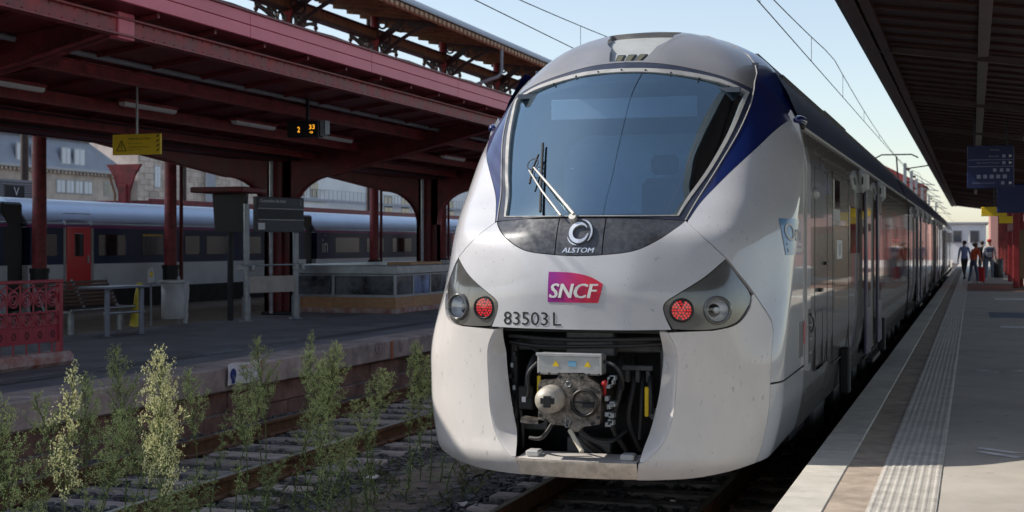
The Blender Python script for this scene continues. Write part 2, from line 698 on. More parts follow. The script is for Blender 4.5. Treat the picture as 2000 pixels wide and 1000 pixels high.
# drain channel line in front of the asphalt and worn white line
mb = MB()
mb.add([(-10.15, 12, .551), (-9.85, 12, .551), (-9.85, 60, .551), (-10.15, 60, .551)], [(0, 1, 2, 3)])
wl = mb.build('worn_safety_line', None, plat_l)
m_ = bpy.data.materials.new('worn_line_paint'); m_.use_nodes = True
_n, _l = m_.node_tree.nodes, m_.node_tree.links
_b = _n['Principled BSDF']; _b.inputs['Roughness'].default_value = .8
_g = _n.new('ShaderNodeNewGeometry'); _z = _n.new('ShaderNodeTexNoise'); _z.inputs['Scale'].default_value = 9; _z.inputs['Detail'].default_value = 8
_z2 = _n.new('ShaderNodeTexNoise'); _z2.inputs['Scale'].default_value = .45
_a = _n.new('ShaderNodeMath'); _a.operation = 'MULTIPLY'
_r = _n.new('ShaderNodeValToRGB'); _r.color_ramp.elements[0].position = .25; _r.color_ramp.elements[1].position = .36
_r.color_ramp.elements[0].color = (.072, .072, .078, 1); _r.color_ramp.elements[1].color = (.20, .215, .23, 1)
_l.new(_g.outputs['Position'], _z.inputs[0]); _l.new(_g.outputs['Position'], _z2.inputs[0])
_l.new(_z.outputs[0], _a.inputs[0]); _l.new(_z2.outputs[0], _a.inputs[1]); _l.new(_a.outputs[0], _r.inputs[0]); _l.new(_r.outputs[0], _b.inputs['Base Color'])
wl.data.materials.clear(); wl.data.materials.append(m_)
for (x, y, l_) in ((-11.2, 24.0, 1.6), (-10.4, 25.6, 1.5), (-10.6, 30, 1.4), (-12.8, 27, 1.2)):
    mb = MB()
    mb.add([(x, y, .551), (x + .14, y, .551), (x + .14, y + l_, .551), (x, y + l_, .551)], [(0, 1, 2, 3)])
    mb.add([(x - .55, y + .2, .552), (x - .4, y + .2, .552), (x + .5, y + .5, .552), (x + .4, y + .6, .552)], [(0, 1, 2, 3)])
    mb.build('floor_marking', mat('faded_marking', (.15, .155, .165), .8, var=.4, vscale=12) if 'faded_marking' not in bpy.data.materials else bpy.data.materials['faded_marking'], plat_l)
# painted marks on the edge
text_part('5R', .16, .26, (XL, 20.15, .42), (0, 1, 0), (0, 0, 1), mat('chalk_paint', (.42, .30, .28), .8), plat_l, 'edge_mark', .02)
text_part('0', .16, .13, (XL, 21.05, .42), (0, 1, 0), (0, 0, 1), bpy.data.materials['chalk_paint'], plat_l, 'edge_mark', .02)
mb = MB(); mb.box(XL + .014, XL + .022, 20.62, 20.70, .255, .54); mb.build('edge_mark', mat('orange_paint', (.42, .13, .06), .8), plat_l)

# ---- near platform
XR = -1.13
PZ = .48
mb = MB()
mb.box(XR + .04, 9, -12, 150, -.3, PZ - .010)
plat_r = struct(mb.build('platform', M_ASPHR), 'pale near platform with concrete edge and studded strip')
mb = MB()
mb.box(XR + .293, -.602, -12, 150, .40, PZ - .005)
mb.build('edge_strip', M_STRIP, plat_r)
me = None
y = 2.0
while y < 90:
    if me is None:
        m_ = MB(); m_.box(0, .291, .003, .997, -.26, 0, .010); me = m_.mesh('coping_slab', M_COPE)
    put('coping_slab', me, plat_r, (XR, y, PZ + .002 + random.uniform(-.0012, .0012)))
    y += 1.0
# studded tiles
m_ = MB()
m_.box(0, .402, .002, .398, -.05, 0, .004)
for i in range(8):
    for j in range(8):
        cx, cy = .025 + .0503 * i, .025 + .05 * j
        v = []
        for (r_, h_) in ((.0165, .0), (.0125, .0038)):
            for k in range(8):
                t = 2 * PI * k / 8
                v.append((cx + r_ * math.cos(t), cy + r_ * math.sin(t), h_))
        m_.add(v, [(k, (k + 1) % 8, 8 + (k + 1) % 8, 8 + k) for k in range(8)] + [tuple(range(8, 16))])
me = m_.mesh('tactile_tile', M_TACT)
y = 4.0
for k in range(150):
    put('tactile_tile', me, plat_r, (-.604, y, PZ + random.uniform(-.001, .001)))
    y += .4
mb = MB(); mb.box(-.604, -.202, y, 150, .4, PZ + .002); o = mb.build('tactile_strip', M_TACT, plat_r)
# joint lines and white chevrons on the walking surface
def quad_mark(pts, m_):
    mm = MB(); mm.add([(p[0], p[1], PZ - .0055) for p in pts], [tuple(range(len(pts)))]); return mm.build('floor_marking', m_, plat_r)
for (y0, sc) in ((11.15, 1.0), (18.4, 1.0), (34, 1)):
    for dy in (0, .22):
        quad_mark([(.02, y0 + dy + .22), (.30, y0 + dy), (.34, y0 + dy + .08), (.06, y0 + dy + .30)], M_PAINTW)
        quad_mark([(.30, y0 + dy), (.62, y0 + dy + .35), (.58, y0 + dy + .43), (.34, y0 + dy + .08)], M_PAINTW)
quad_mark([(.35, 32.4), (3, 32.4), (3, 35.1), (.35, 35.1)], mat('blue_grey_bar', (.17, .20, .26), .7, var=.2))  # flat bars across the platform, blue-grey and pale
quad_mark([(.6, 43), (3, 43), (3, 44.4), (.6, 44.4)], M_PAINTW)
quad_mark([(.5, 28.5), (3, 28.5), (3, 29.2), (.5, 29.2)], M_PAINTW)
mb = MB(); mb.box(-.202, 3.5, 51, 61, .4, PZ - .0056); mb.build('platform_sun_patch', mat('red_brown_sun_patch', (.22, .12, .085), .8, var=.3, vscale=4), plat_r)  # red-brown sheet standing for the warm sunlit stretch of floor
mb = MB()
for yy in (16.6, 25.0, 38.0):
    mb.add([(-.20, yy, PZ - .0054), (4, yy, PZ - .0054), (4, yy + .012, PZ - .0054), (-.20, yy + .012, PZ - .0054)], [(0, 1, 2, 3)])
mb.build('expansion_joint', M_BLACK, plat_r)

# ================================================================== the regional train
XT, YN = -2.7615, 10.0        # track centre line, nose plane
train = thing('regional_train', 'grey and blue regional train with large windscreen and open coupler bay at the platform', 'train', (XT, YN, 0))

Wf = spl([(.26, 1.17), (.4, 1.28), (.55, 1.345), (.9, 1.405), (1.5, 1.42), (2.7, 1.42), (2.95, 1.395), (3.15, 1.335), (3.35, 1.25), (3.55, 1.12),
          (3.72, .97), (3.84, .76), (3.92, .5), (3.965, .23), (3.98, .02)])
Dbf = spl([(.26, .70), (.5, .76), (1.45, .80)])
Duf = spl([(1.3, .95), (1.57, 1.02), (1.9, 1.2), (2.2, 1.28), (3.0, 1.3), (3.4, 1.2), (3.66, 1.0), (3.8, .8), (3.92, .4), (3.98, .1)])
Gtf = spl([(0, 0), (.2527, .02), (.5236, .105), (.668, .165), (.829, .26), (1.007, .47), (1.155, .68), (1.325, .87), (1.571, 1.08)])
y0f = spl([(.26, .12), (.40, .03), (.47, .0), (.6, .02), (1.0, .05), (1.43, .05), (1.7, .045), (1.98, .09), (2.12, .14), (2.26, .22), (2.5, .45),
           (3.0, .94), (3.46, 1.42), (3.67, 1.76), (3.84, 2.1), (3.92, 2.32), (3.98, 2.65)])
H = PI / 2


Bxf = spl([(0, 0), (.2, .15), (.45, .85), (.6, 1.0), (.8, .85), (1.0, .3), (1.2, 0), (3, 0)])
Zxf = spl([(1.0, 0), (2.10, 0), (2.27, .60), (2.5, .93), (2.8, 1.0), (3.1, .92), (3.35, .75), (3.6, .3), (3.8, 0), (4, 0)])


def SU(a, z):
    W = Wf(z); sg = 1 if a >= 0 else -1; q = abs(a)
    if q <= H:
        ex = .17 * Bxf(q) * Zxf(z) if z > 2.10 and q < 1.2 else 0
        return Vector((sg * W * math.sin(q), y0f(z) + Duf(z) * Gtf(q) + ex, z))
    return Vector((sg * W, y0f(z) + Duf(z) * Gtf(H) + (q - H), z))


def SBm(a, z):
    W = Wf(z); sg = 1 if a >= 0 else -1; q = abs(a)
    if q <= H:
        return Vector((sg * W * math.sin(q), y0f(z) + Dbf(z) * (1 - math.cos(q)), z))
    return Vector((sg * W, y0f(z) + Dbf(z) + (q - H), z))


def SBL(a, z):
    """lower shell blending smoothly into the upper shell"""
    t = max(0, min(1, (z - 1.12) / .62)); t = t * t * (3 - 2 * t)
    if t <= 0: return SBm(a, z)
    if t >= 1: return SU(a, z)
    return SBm(a, z).lerp(SU(a, z), t)


def aw(w, z):
    t = max(-1, min(1, w / Wf(z)))
    return math.asin(t)


def wz(p):
    return (aw(p[0], p[1]), p[1])


def a_of_y(z, y, S=SU):
    lo, hi = 0.0, 4.5
    for _ in range(40):
        m_ = (lo + hi) / 2
        if S(m_, z).y < y: lo = m_
        else: hi = m_
    return lo


def nrm(S, a, z, e=0.004):
    n = (S(a + e, z) - S(a - e, z)).cross(S(a, z + e) - S(a, z - e))
    if n.length < 1e-12:
        return Vector((0, -.3, 1)).normalized()
    return n.normalized()


KA = 1.35


def densify(poly, step):
    out = []
    n = len(poly)
    for i in range(n):
        p, q = poly[i], poly[(i + 1) % n]
        d = math.hypot((q[0] - p[0]) * KA, q[1] - p[1])
        k = max(1, int(math.ceil(d / step)))
        for j in range(k):
            out.append((lerp(p[0], q[0], j / k), lerp(p[1], q[1], j / k)))
    return out


def smooth_line(pts, sub=6):
    """Catmull-Rom through the points"""
    out = []
    n = len(pts)
    for i in range(n - 1):
        p0, p1, p2, p3 = pts[max(i - 1, 0)], pts[i], pts[i + 1], pts[min(i + 2, n - 1)]
        for j in range(sub):
            t = j / sub
            out.append(tuple(0.5 * (2 * p1[k] + (p2[k] - p0[k]) * t + (2 * p0[k] - 5 * p1[k] + 4 * p2[k] - p3[k]) * t * t
                             + (3 * p1[k] - p0[k] - 3 * p2[k] + p3[k]) * t ** 3) for k in (0, 1)))
    out.append(tuple(pts[-1]))
    return out


def area2(poly):
    return sum(poly[i][0] * poly[(i + 1) % len(poly)][1] - poly[(i + 1) % len(poly)][0] * poly[i][1] for i in range(len(poly)))


def inset(poly, d):
    """move a CCW polygon inwards by d (metric)"""
    n = len(poly)
    out = []
    for i in range(n):
        p, q, r_ = poly[i - 1], poly[i], poly[(i + 1) % n]
        e1 = Vector(((q[0] - p[0]) * KA, q[1] - p[1])); e2 = Vector(((r_[0] - q[0]) * KA, r_[1] - q[1]))
        if e1.length < 1e-9 or e2.length < 1e-9:
            out.append(q); continue
        e1.normalize(); e2.normalize()
        n1 = Vector((-e1.y, e1.x)); n2 = Vector((-e2.y, e2.x))
        m_ = n1 + n2
        if m_.length < 1e-6:
            out.append(q); continue
        m_ /= max(.5, m_.length_squared / 2)
        out.append((q[0] + m_.x * d / KA, q[1] + m_.y * d))
    return out


def inside(poly, x, y):
    c = False
    n = len(poly)
    j = n - 1
    for i in range(n):
        yi, yj = poly[i][1], poly[j][1]
        if (yi > y) != (yj > y) and x < (poly[j][0] - poly[i][0]) * (y - yi) / (yj - yi) + poly[i][0]:
            c = not c
        j = i
    return c


def near_edge(poly, x, y, d):
    for p in poly:
        if abs(p[1] - y) < d and abs(p[0] - x) * KA < d:
            return True
    return False


def patch(name, outer, m, parent, holes=(), S=SU, gap=0.003, rim=0.03, step=0.05, off=0.0, bstep=0.03, ne=0.004):
    """a panel of the shell: the region of the surface S inside a polygon of (a, z) with real edges"""
    if area2(outer) < 0:
        outer = list(reversed(outer))
    outer = densify(outer, bstep)
    if gap: outer = inset(outer, gap)
    hs = []
    for h_ in holes:
        if area2(h_) < 0: h_ = list(reversed(h_))
        hs.append(densify(h_, bstep))
    pts = list(outer)
    edges = [(i, (i + 1) % len(outer)) for i in range(len(outer))]
    for h_ in hs:
        o = len(pts)
        pts += h_
        edges += [(o + i, o + (i + 1) % len(h_)) for i in range(len(h_))]
    xs = [p[0] for p in outer]; zs = [p[1] for p in outer]
    loops = [outer] + hs
    z = min(zs) + step / 2
    while z < max(zs):
        a = math.floor(min(xs) / (step / KA)) * step / KA
        while a < max(xs):
            if inside(outer, a, z) and not any(inside(h_, a, z) for h_ in hs) and not any(near_edge(l, a, z, bstep * .55) for l in loops):
                pts.append((a, z))
            a += step / KA
        z += step
    r_ = delaunay_2d_cdt([Vector((p[0] * KA, p[1])) for p in pts], edges, [], 0, 1e-6)
    V2 = [(p.x / KA, p.y) for p in r_[0]]
    vs, ns, fs = [], [], []
    for (a, z) in V2:
        n = nrm(S, a, z)
        vs.append(S(a, z) + n * off); ns.append(n if ne == .004 else nrm(S, a, z, ne))
    for t in r_[2]:
        cx = sum(V2[i][0] for i in t) / 3; cz = sum(V2[i][1] for i in t) / 3
        if not inside(outer, cx, cz) or any(inside(h_, cx, cz) for h_ in hs): continue
        p, q, s_ = (V2[i] for i in t)
        ar = (q[0] - p[0]) * (s_[1] - p[1]) - (q[1] - p[1]) * (s_[0] - p[0])
        fs.append(tuple(t) if ar > 0 else tuple(reversed(t)))
    if rim:
        for li, l in enumerate(loops):
            o = len(vs)
            k = len(l)
            P3 = [S(*p) for p in l]; N3 = [nrm(S, *p) for p in l]
            for i in range(k):
                t = (P3[(i + 1) % k] - P3[i - 1])
                e = t.cross(N3[i]).normalized() if t.length > 1e-9 else N3[i]
                if li: e = -e
                vs += [P3[i] + N3[i] * off, P3[i] + N3[i] * (off - rim)]
                ns += [e, e]
            for i in range(k):
                j = (i + 1) % k
                q = (o + 2 * i, o + 2 * i + 1, o + 2 * j + 1, o + 2 * j)
                fs.append(q if li == 0 else tuple(reversed(q)))
    me = bpy.data.meshes.new(name)
    me.from_pydata(vs, [], fs)
    me.materials.append(m)
    me.polygons.foreach_set('use_smooth', [True] * len(fs))
    me.update()
    me.normals_split_custom_set_from_vertices(ns)
    return put(name, me, parent)


def mirror(poly):
    return [(-p[0], p[1]) for p in poly]


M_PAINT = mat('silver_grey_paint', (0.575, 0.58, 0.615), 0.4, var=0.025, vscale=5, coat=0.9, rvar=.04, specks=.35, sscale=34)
M_BUMP = mat('bumper_paint', (0.73, 0.69, 0.67), 0.42, var=0.035, vscale=6, coat=0.5, rvar=.08, bump=.02, bscale=90, specks=.35, sscale=30, stretch=(1.0, 1.0, .45))
M_LIP = mat('lip_paint', (0.78, 0.68, 0.57), 0.55, var=0.25, vscale=10, bump=.05, bscale=60)
M_BLUE = mat('blue_paint', (0.006, 0.018, 0.11), 0.28, var=0.06, vscale=4, coat=0.8)
M_DOME = mat('warm_grey_paint', (0.26, 0.248, 0.245), 0.36, 0.2, var=0.05, vscale=6, coat=0.8, rvar=.05, specks=.2, sscale=24)
M_DOME2 = mat('pale_roof_panel', (0.40, 0.41, 0.40), 0.45, var=0.08, vscale=7)
M_PANEL = mat('charcoal_panel', (0.075, 0.078, 0.088), 0.38, 0.3, var=0.35, vscale=26, coat=0.25, rvar=.1)
M_LAMPBOX = mat('lamp_housing', (0.12, 0.12, 0.118), 0.16, 0.2, var=0.12, vscale=9, coat=1.0)
M_CHROME = mat('chrome', (0.8, 0.8, 0.82), 0.08, 1.0)
M_SILVER = mat('silver_badge', (0.72, 0.76, 0.82), 0.3, 0.6)
M_FRAME = mat('window_frame', (0.38, 0.375, 0.365), 0.45, var=.15, vscale=12)
M_SEAL = mat('frame_blue_black', (0.03, 0.036, 0.06), 0.35, var=.3, vscale=8)
M_WIND = glass_mat('windscreen_glass', (0.72, 0.88, 1.0), 0.30, 0.01, dirt=0.02, gtint=(.62, .86, 1.0))
M_SHELL = mat('inner_shell', (0.01, 0.01, 0.011), 0.8)
M_CAB = mat('cab_lining', (0.10, 0.12, 0.16), 0.7, var=.2, vscale=3)
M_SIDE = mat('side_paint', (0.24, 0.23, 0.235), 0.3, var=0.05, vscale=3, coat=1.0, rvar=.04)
M_SIDEG = mat('side_window_glass', (0.012, 0.012, 0.016), 0.05, spec=.9, coat=1.0)
M_DOOR = mat('violet_door_paint', (0.065, 0.06, 0.14), 0.3, coat=.6)

# ---- outlines measured on the nose (half width w, height z)
tip = (.735, 2.230)
ws_side = smooth_line([(.668, 2.268), (.715, 2.42), (.815, 2.65), (.915, 2.96), (.983, 3.30)])
ws_top = smooth_line([(.983, 3.30), (.77, 3.385), (.495, 3.44), (.2, 3.467), (0, 3.472)])
ws_half = [wz(p) for p in ws_side] + [wz(p) for p in ws_top[1:]]
ws_poly = [(0, 2.262), wz((.35, 2.264))] + ws_half
ws_full = [wz((.35, 2.264))] + ws_half + [(-p[0], p[1]) for p in reversed(ws_half[:-1])] + [(-aw(.35, 2.264), 2.264)]

fr_side = smooth_line([(.683, 2.262), (.742, 2.42), (.846, 2.65), (.947, 2.96), (1.012, 3.305)])
fr_top = smooth_line([(1.012, 3.305), (.79, 3.412), (.50, 3.478), (.2, 3.503), (0, 3.508)])
fr_half = [wz(p) for p in fr_side] + [wz(p) for p in fr_top[1:]]
fr_full = [wz((.35, 2.258))] + fr_half + [(-p[0], p[1]) for p in reversed(fr_half[:-1])] + [(-aw(.35, 2.258), 2.258)]

ou_side = smooth_line([tip, (.798, 2.43), (.886, 2.66), (.985, 2.94), (1.034, 3.18), (1.036, 3.338)])
ou_top = smooth_line([(1.036, 3.338), (.79, 3.442), (.473, 3.524), (.2, 3.562), (0, 3.57)])
ou_half = [wz(p) for p in ou_side] + [wz(p) for p in ou_top[1:]]
ou_full = [wz((.35, 2.252))] + ou_half + [(-p[0], p[1]) for p in reversed(ou_half[:-1])] + [(-aw(.35, 2.252), 2.252)]

# windscreen, its frame and outer seal; the glass itself is bent more than the shell around it
wsz = [(p[1], p[0]) for p in ws_side]
def SW(a, z):
    p = SU(a, z)
    ws_ = wsz[0][1] if z < wsz[0][0] else wsz[-1][1]
    for i_ in range(len(wsz) - 1):
        if wsz[i_][0] <= z <= wsz[i_ + 1][0]:
            ws_ = lerp(wsz[i_][1], wsz[i_ + 1][1], (z - wsz[i_][0]) / (wsz[i_ + 1][0] - wsz[i_][0])); break
    p.y += .025 * min(1.1, abs(p.x) / ws_) ** 3
    return p
glass = patch('windscreen', ws_full, M_WIND, train, S=SW, off=-0.004, gap=0, rim=0, ne=.27)
patch('windscreen_frame', fr_full, M_FRAME, train, holes=[ws_full], off=0.006, gap=0.001, rim=0.10, step=.02, bstep=.02)
patch('windscreen_surround', ou_full, M_SEAL, train, holes=[fr_full], off=0.0, gap=0.003, rim=0.03, step=.02, bstep=.02)
# black printed border inside the glass, widened right as the dark reflected band
fb_r = [wz(p) for p in [(.60, 2.30), (.665, 2.60), (.725, 2.95), (.765, 3.20), (.78, 3.30), (.70, 3.335), (.45, 3.385), (.2, 3.41), (0, 3.415)]]
fb_l = [wz(p) for p in [(.645, 2.30), (.79, 2.62), (.90, 3.0), (.94, 3.24), (.76, 3.335), (.45, 3.385), (.2, 3.41)]]
fb_full = [wz((.3, 2.295))] + fb_r + [(-p[0], p[1]) for p in reversed(fb_l)] + [(-aw(.3, 2.295), 2.295)]
patch('border_with_dark_band', ws_full, M_SHELL, train, holes=[fb_full], S=SW, off=-0.02, gap=0, rim=0, step=.05, bstep=.03)
mb = MB()
mb.tube([SW(*wz(p)) - nrm(SW, *wz(p)) * .035 for p in smooth_line([(.585, 2.30), (.652, 2.60), (.712, 2.95), (.755, 3.20), (.77, 3.31)])], .010, 6)
mb.build('orange_reflection', mat('orange_red_reflection', (.55, .16, .09), .5), train)  # orange strip standing for a reflected line in the glass
# frame bolts along the top of the windscreen frame
for w_ in [-.85, -.62, -.4, -.2, 0, .2, .4, .62, .85]:
    b = MB()
    z_ = 3.488 - .19 * (w_ / 1.0) ** 2 * 1.05
    a_ = aw(w_, z_)
    p = SU(a_, z_); n = nrm(SU, a_, z_)
    b.tube([p + n * .004, p + n * .014], .008, 6)
    b.build('frame_bolt', M_BLACK, train)

# dark panel under the windscreen in three sections
pl = smooth_line([tip, (.70, 2.187), (.58, 2.088), (.412, 2.006), (.18, 1.976), (0, 1.968)])
pl_c = [wz(p) for p in pl]
def cut(poly_line, w_):   # z of the lower edge at half width w_
    for i in range(len(poly_line) - 1):
        if poly_line[i][0] >= w_ >= poly_line[i + 1][0]:
            t = (poly_line[i][0] - w_) / (poly_line[i][0] - poly_line[i + 1][0])
            return lerp(poly_line[i][1], poly_line[i + 1][1], t)
zc = cut(pl, .18)
side_panel = [wz((.18, 2.252)), wz((.35, 2.25)), wz((.69, 2.25))] + [wz(p) for p in pl if p[0] > .18] + [wz((.18, zc))]
mid_half = [wz((.18, 2.252)), wz((.18, zc))] + [wz(p) for p in pl if p[0] < .18]
mid_panel = mid_half + [(-p[0], p[1]) for p in reversed(mid_half[:-1])]
patch('front_panel', side_panel, M_PANEL, train, gap=.004, off=-.004)
patch('front_panel', mirror(side_panel), M_PANEL, train, gap=.004, off=-.004)
patch('front_panel', mid_panel, M_PANEL, train, gap=.004, off=-.004)

# lamp units
hl = smooth_line([(1.042, 1.945), (1.13, 1.81), (1.20, 1.685), (1.19, 1.58), (1.115, 1.474), (.97, 1.434), (.80, 1.43), (.695, 1.436)], 5) \
    + smooth_line([(.695, 1.436), (.645, 1.53), (.632, 1.60), (.66, 1.645), (.734, 1.694), (.907, 1.813), (1.042, 1.945)], 5)[1:-1]
hl_c = [wz(p) for p in hl]
def circle_on(w0, z0, r_, n=28, S=SU):
    p0 = SU(aw(w0, z0), z0); out = []
    a0 = aw(w0, z0)
    dl = (S(a0 + .01, z0) - S(a0 - .01, z0)).length / .02
    dz = (S(a0, z0 + .01) - S(a0, z0 - .01)).length / .02
    for k in range(n):
        t = 2 * PI * k / n
        out.append((a0 + r_ * math.cos(t) / dl, z0 + r_ * math.sin(t) / dz))
    return out
HEAD, REDL = (.998, 1.574, .082), (.757, 1.575, .074)
M_LENS = glass_mat('lamp_lens', (.96, .98, 1.0), .03, .03)
M_REFL = mat('lamp_reflector', (0.90, 0.91, 0.94), 0.25, .15, bump=.4, bscale=45)
M_REDD = mat('red_lamp_dark', (0.10, 0.008, 0.012), 0.3, coat=.5)
M_REDB = mat('red_lamp_led', (0.85, 0.04, 0.05), 0.25, emit=(1, .05, .06), estr=0.25)
for sg in (1, -1):
    mr = (lambda q: q) if sg > 0 else mirror
    unit = patch('lamp_unit', mr(hl_c), M_LAMPBOX, train, holes=[mr(circle_on(*HEAD)), mr(circle_on(*REDL))], gap=.004, off=-.006, rim=.03, step=.03, bstep=.02)
    for nm, (w0, z0, r_) in (('headlight', HEAD), ('red_lamp', REDL)):
        a0 = aw(w0, z0) * sg
        p = SU(a0, z0); n = nrm(SU, a0, z0)
        n = (n + Vector((0, -.55, 0))).normalized()
        q = n.to_track_quat('Z', 'Y').to_matrix()
        def P(prof, nn=32):
            mb = MB(); mb.lathe(prof, n=nn)
            mb.v = [tuple(p + q @ Vector(v)) for v in mb.v]
            return mb
        if nm == 'headlight':
            P([(r_ * 1.30, -.03), (r_ * 1.28, .012), (r_ * 1.14, .028), (r_ * 1.02, .02), (r_ * .97, -.02)]).build('lamp_bezel', M_LAMPBOX, unit)
            lp = P([(r_ * .98, .0), (r_ * .9, -.022), (r_ * .7, -.045), (r_ * .42, -.06), (r_ * .30, -.062)]).build('headlight', M_REFL, unit)
            P([(r_ * .30, -.062), (r_ * .29, -.02), (r_ * .24, -.012), (r_ * .0001, -.010)]).build('bulb', M_REFL, unit)
            P([(r_ * .985, .006), (r_ * .6, .012), (r_ * .0001, .014)]).build('lens', M_LENS, unit)
        else:
            P([(r_ * 1.22, -.03), (r_ * 1.2, .006), (r_ * 1.06, .012), (r_ * .97, -.012)]).build('lamp_bezel', M_BLACK, unit)
            P([(r_ * .98, -.012), (r_ * .0001, -.012)]).build('red_lamp', M_REDD, unit)
            mb = MB()
            for ring, cnt in ((0, 1), (.3, 6), (.6, 12), (.86, 18)):
                for k in range(cnt):
                    t = 2 * PI * k / cnt
                    if ring and abs(math.sin(2 * t + .4)) < .22: continue
                    c_ = Vector((r_ * ring * math.cos(t), r_ * ring * math.sin(t), -.008))
                    mb.lathe([(.0095, -.006), (.008, .002), (.0001, .005)], tuple(c_), n=6)
            mb.v = [tuple(p + q @ Vector(v)) for v in mb.v]
            o = mb.build('led_cluster', M_REDB, unit)
            P([(r_ * .985, .002), (r_ * .0001, .006)]).build('lens', M_LENS, unit)

# hood
seam = smooth_line([(.752, 2.219), (.90, 2.09), (1.042, 1.953)])
hl_in = smooth_line([(1.042, 1.945), (.907, 1.813), (.734, 1.694), (.66, 1.645), (.632, 1.60), (.645, 1.53), (.69, 1.432)], 5)
hood_half = [wz(p) for p in seam] + [wz(p) for p in hl_in] + [wz((.4, 1.427)), (0, 1.425)]
hood_top = [(0, 1.968)] + [(p[0], p[1]) for p in reversed(pl_c[:-1])]
hood_r = hood_top + hood_half
hood = [(-p[0], p[1]) for p in reversed(hood_r[1:-1])] + hood_r[:-1]
hood = hood_r[1:-1] + [(0, 1.425)] + [(-p[0], p[1]) for p in reversed(hood_r[1:-1])] + [(0, 1.968)]
patch('nose_hood', hood, M_PAINT, train, gap=.003, rim=.05, ne=.05)

# flank behind the seam up to the blue sweep
bo = smooth_line([(.754, 2.231), (.822, 2.387), (.940, 2.562), (1.132, 2.82), (1.254, 3.034)])
seam_l = smooth_line([(.752, 2.219), (.90, 2.09), (1.042, 1.953), (1.13, 1.83), (1.213, 1.701), (1.328, 1.491)])
YR = 2.12
bo_c = [wz(p) for p in bo]
AS = 1.25
zr = [1.042, 1.2, 1.425, 1.8, 2.2, 2.6, 2.8, 2.95, 3.06, 3.115]
rear = [(a_of_y(z, YR, SBL), z) for z in zr]
flank = [wz(p) for p in seam_l] + [(AS, 1.40), (AS, 1.2), (AS, 1.028), (1.57, 1.033)] + rear + list(reversed(bo_c))
for sg in (1, -1):
    patch('cab_flank', flank if sg > 0 else mirror(flank), M_PAINT, train, S=SBL, gap=.0025, rim=.03, ne=.05)

# blue sweep over the cab
YB = 2.75
brear = [(a_of_y(z, YB), z) for z in (3.24, 3.4, 3.6, 3.75, 3.86, 3.93, 3.972)]
dome_side = [(wz((1.036, 3.338))[0], 3.338), (1.0, 3.407), (1.08, 3.51), (1.125, 3.6), (1.135, 3.7), (1.135, 3.8), (1.135, 3.9), (1.135, 3.972)]
sweep = bo_c + [(1.531, 3.205), (1.60, 3.222)] + brear + list(reversed(dome_side)) + [wz(p) for p in reversed(ou_side)]
for sg in (1, -1):
    patch('blue_sweep', sweep if sg > 0 else mirror(sweep), M_BLUE, train, gap=.003, rim=.03, ne=.05)
    ln = [p for p in ou_half[:len(ou_side)]] + dome_side[1:]
    mb = MB()
    mb.tube([SU(a * sg, z) + nrm(SU, a * sg, z) * .002 for a, z in ln], .0055, 6)
    mb.build('edge_trim', M_FRAME, train)

# grey dome with the recessed vent
rec = [(-aw(.145, 3.588), 3.588), (aw(.145, 3.588), 3.588), (aw(.20, 3.74), 3.74), (aw(.285, 3.88), 3.88), (aw(.31, 3.93), 3.93),
       (-aw(.31, 3.93), 3.93), (-aw(.285, 3.88), 3.88), (-aw(.20, 3.74), 3.74)]
dome_half = [wz(p) for p in ou_top[:-1]]
dome = [(p[0], p[1]) for p in dome_side] + [(0, 3.974)] + [(-p[0], p[1]) for p in reversed(dome_side)] + \
       [(-p[0], p[1]) for p in dome_half[1:]] + [(0, 3.572)] + list(reversed(dome_half[1:]))
patch('roof_dome', dome, M_DOME, train, holes=[rec], gap=.003, rim=.05, ne=.03)
patch('vent_recess', rec, M_DOME2, train, off=-.045, gap=-.004, rim=0)
for (w0, w1, wb0, wb1) in ((-.125, -.055, -.115, -.055), (-.03, .045, -.035, .025), (.07, .14, .045, .10)):
    sl = [(aw(wb0, 3.604), 3.604), (aw(wb1, 3.604), 3.604), (aw(w1, 3.70), 3.70), (aw(w0, 3.70), 3.70)]
    so = patch('vent_slot', sl, M_BLACK, train, off=-.035, gap=0, rim=.02, step=.02)
    patch('vent_mesh', inset(sl, .008) if area2(sl) > 0 else sl, mat('vent_mesh', (.10, .10, .06), .6) if 'vent_mesh' not in bpy.data.materials else bpy.data.materials['vent_mesh'], so, off=-.031, gap=.004, rim=0, step=.02)

# dark inner shell behind the panels
inn = [wz((.3, 1.43)), wz((.7, 1.43)), (1.45, 1.43)] + [(a_of_y(z, 2.1), z) for z in (1.5, 2.0, 2.5, 3.0, 3.3, 3.6, 3.8, 3.9, 3.96)]
inn_full = [(0, 1.43)] + inn + [(0, 3.965)] + [(-p[0], p[1]) for p in reversed(inn)]
patch('inner_shell', inn_full, M_SHELL, train, holes=[fr_full, [(p[0] * 1.0, p[1]) for p in rec]], off=-.05, gap=.012, rim=0, step=.08, bstep=.05)

# cab interior seen through the windscreen
M_CABP = mat('pale_cab_panel', (.50, .66, .80), .6, var=.12, vscale=2)
mb = MB()
mb.box(-1.0, 1.0, 2.30, 2.34, 1.5, 3.62)
mb.build('cab_rear_wall', M_CAB, train)
mb = MB()
pan = [(-.72, 1.9), (.72, 1.9), (.72, 2.75), (.66, 2.92), (.52, 3.02), (-.52, 3.02), (-.66, 2.92), (-.72, 2.75)]
mb.prism(pan, 'Y', 2.26, 2.30)
mb.build('rear_panel', M_CABP, train)
mb = MB()
mb.prism([(.40, 2.10), (.62, 2.24), (1.15, 2.30), (1.5, 2.26), (1.55, 2.0), (.45, 1.7)], 'X', -.70, .70)
mb.build('driving_desk', mat('desk_grey', (.22, .26, .30), .6, var=.2), train)
mb = MB()
mb.box(.05, .45, 1.95, 2.08, 2.0, 2.62, .05); mb.box(.05, .45, 1.6, 2.0, 1.9, 2.05, .05)
mb.build('driver_seat', mat('seat_blue', (.03, .035, .05), .8), train)
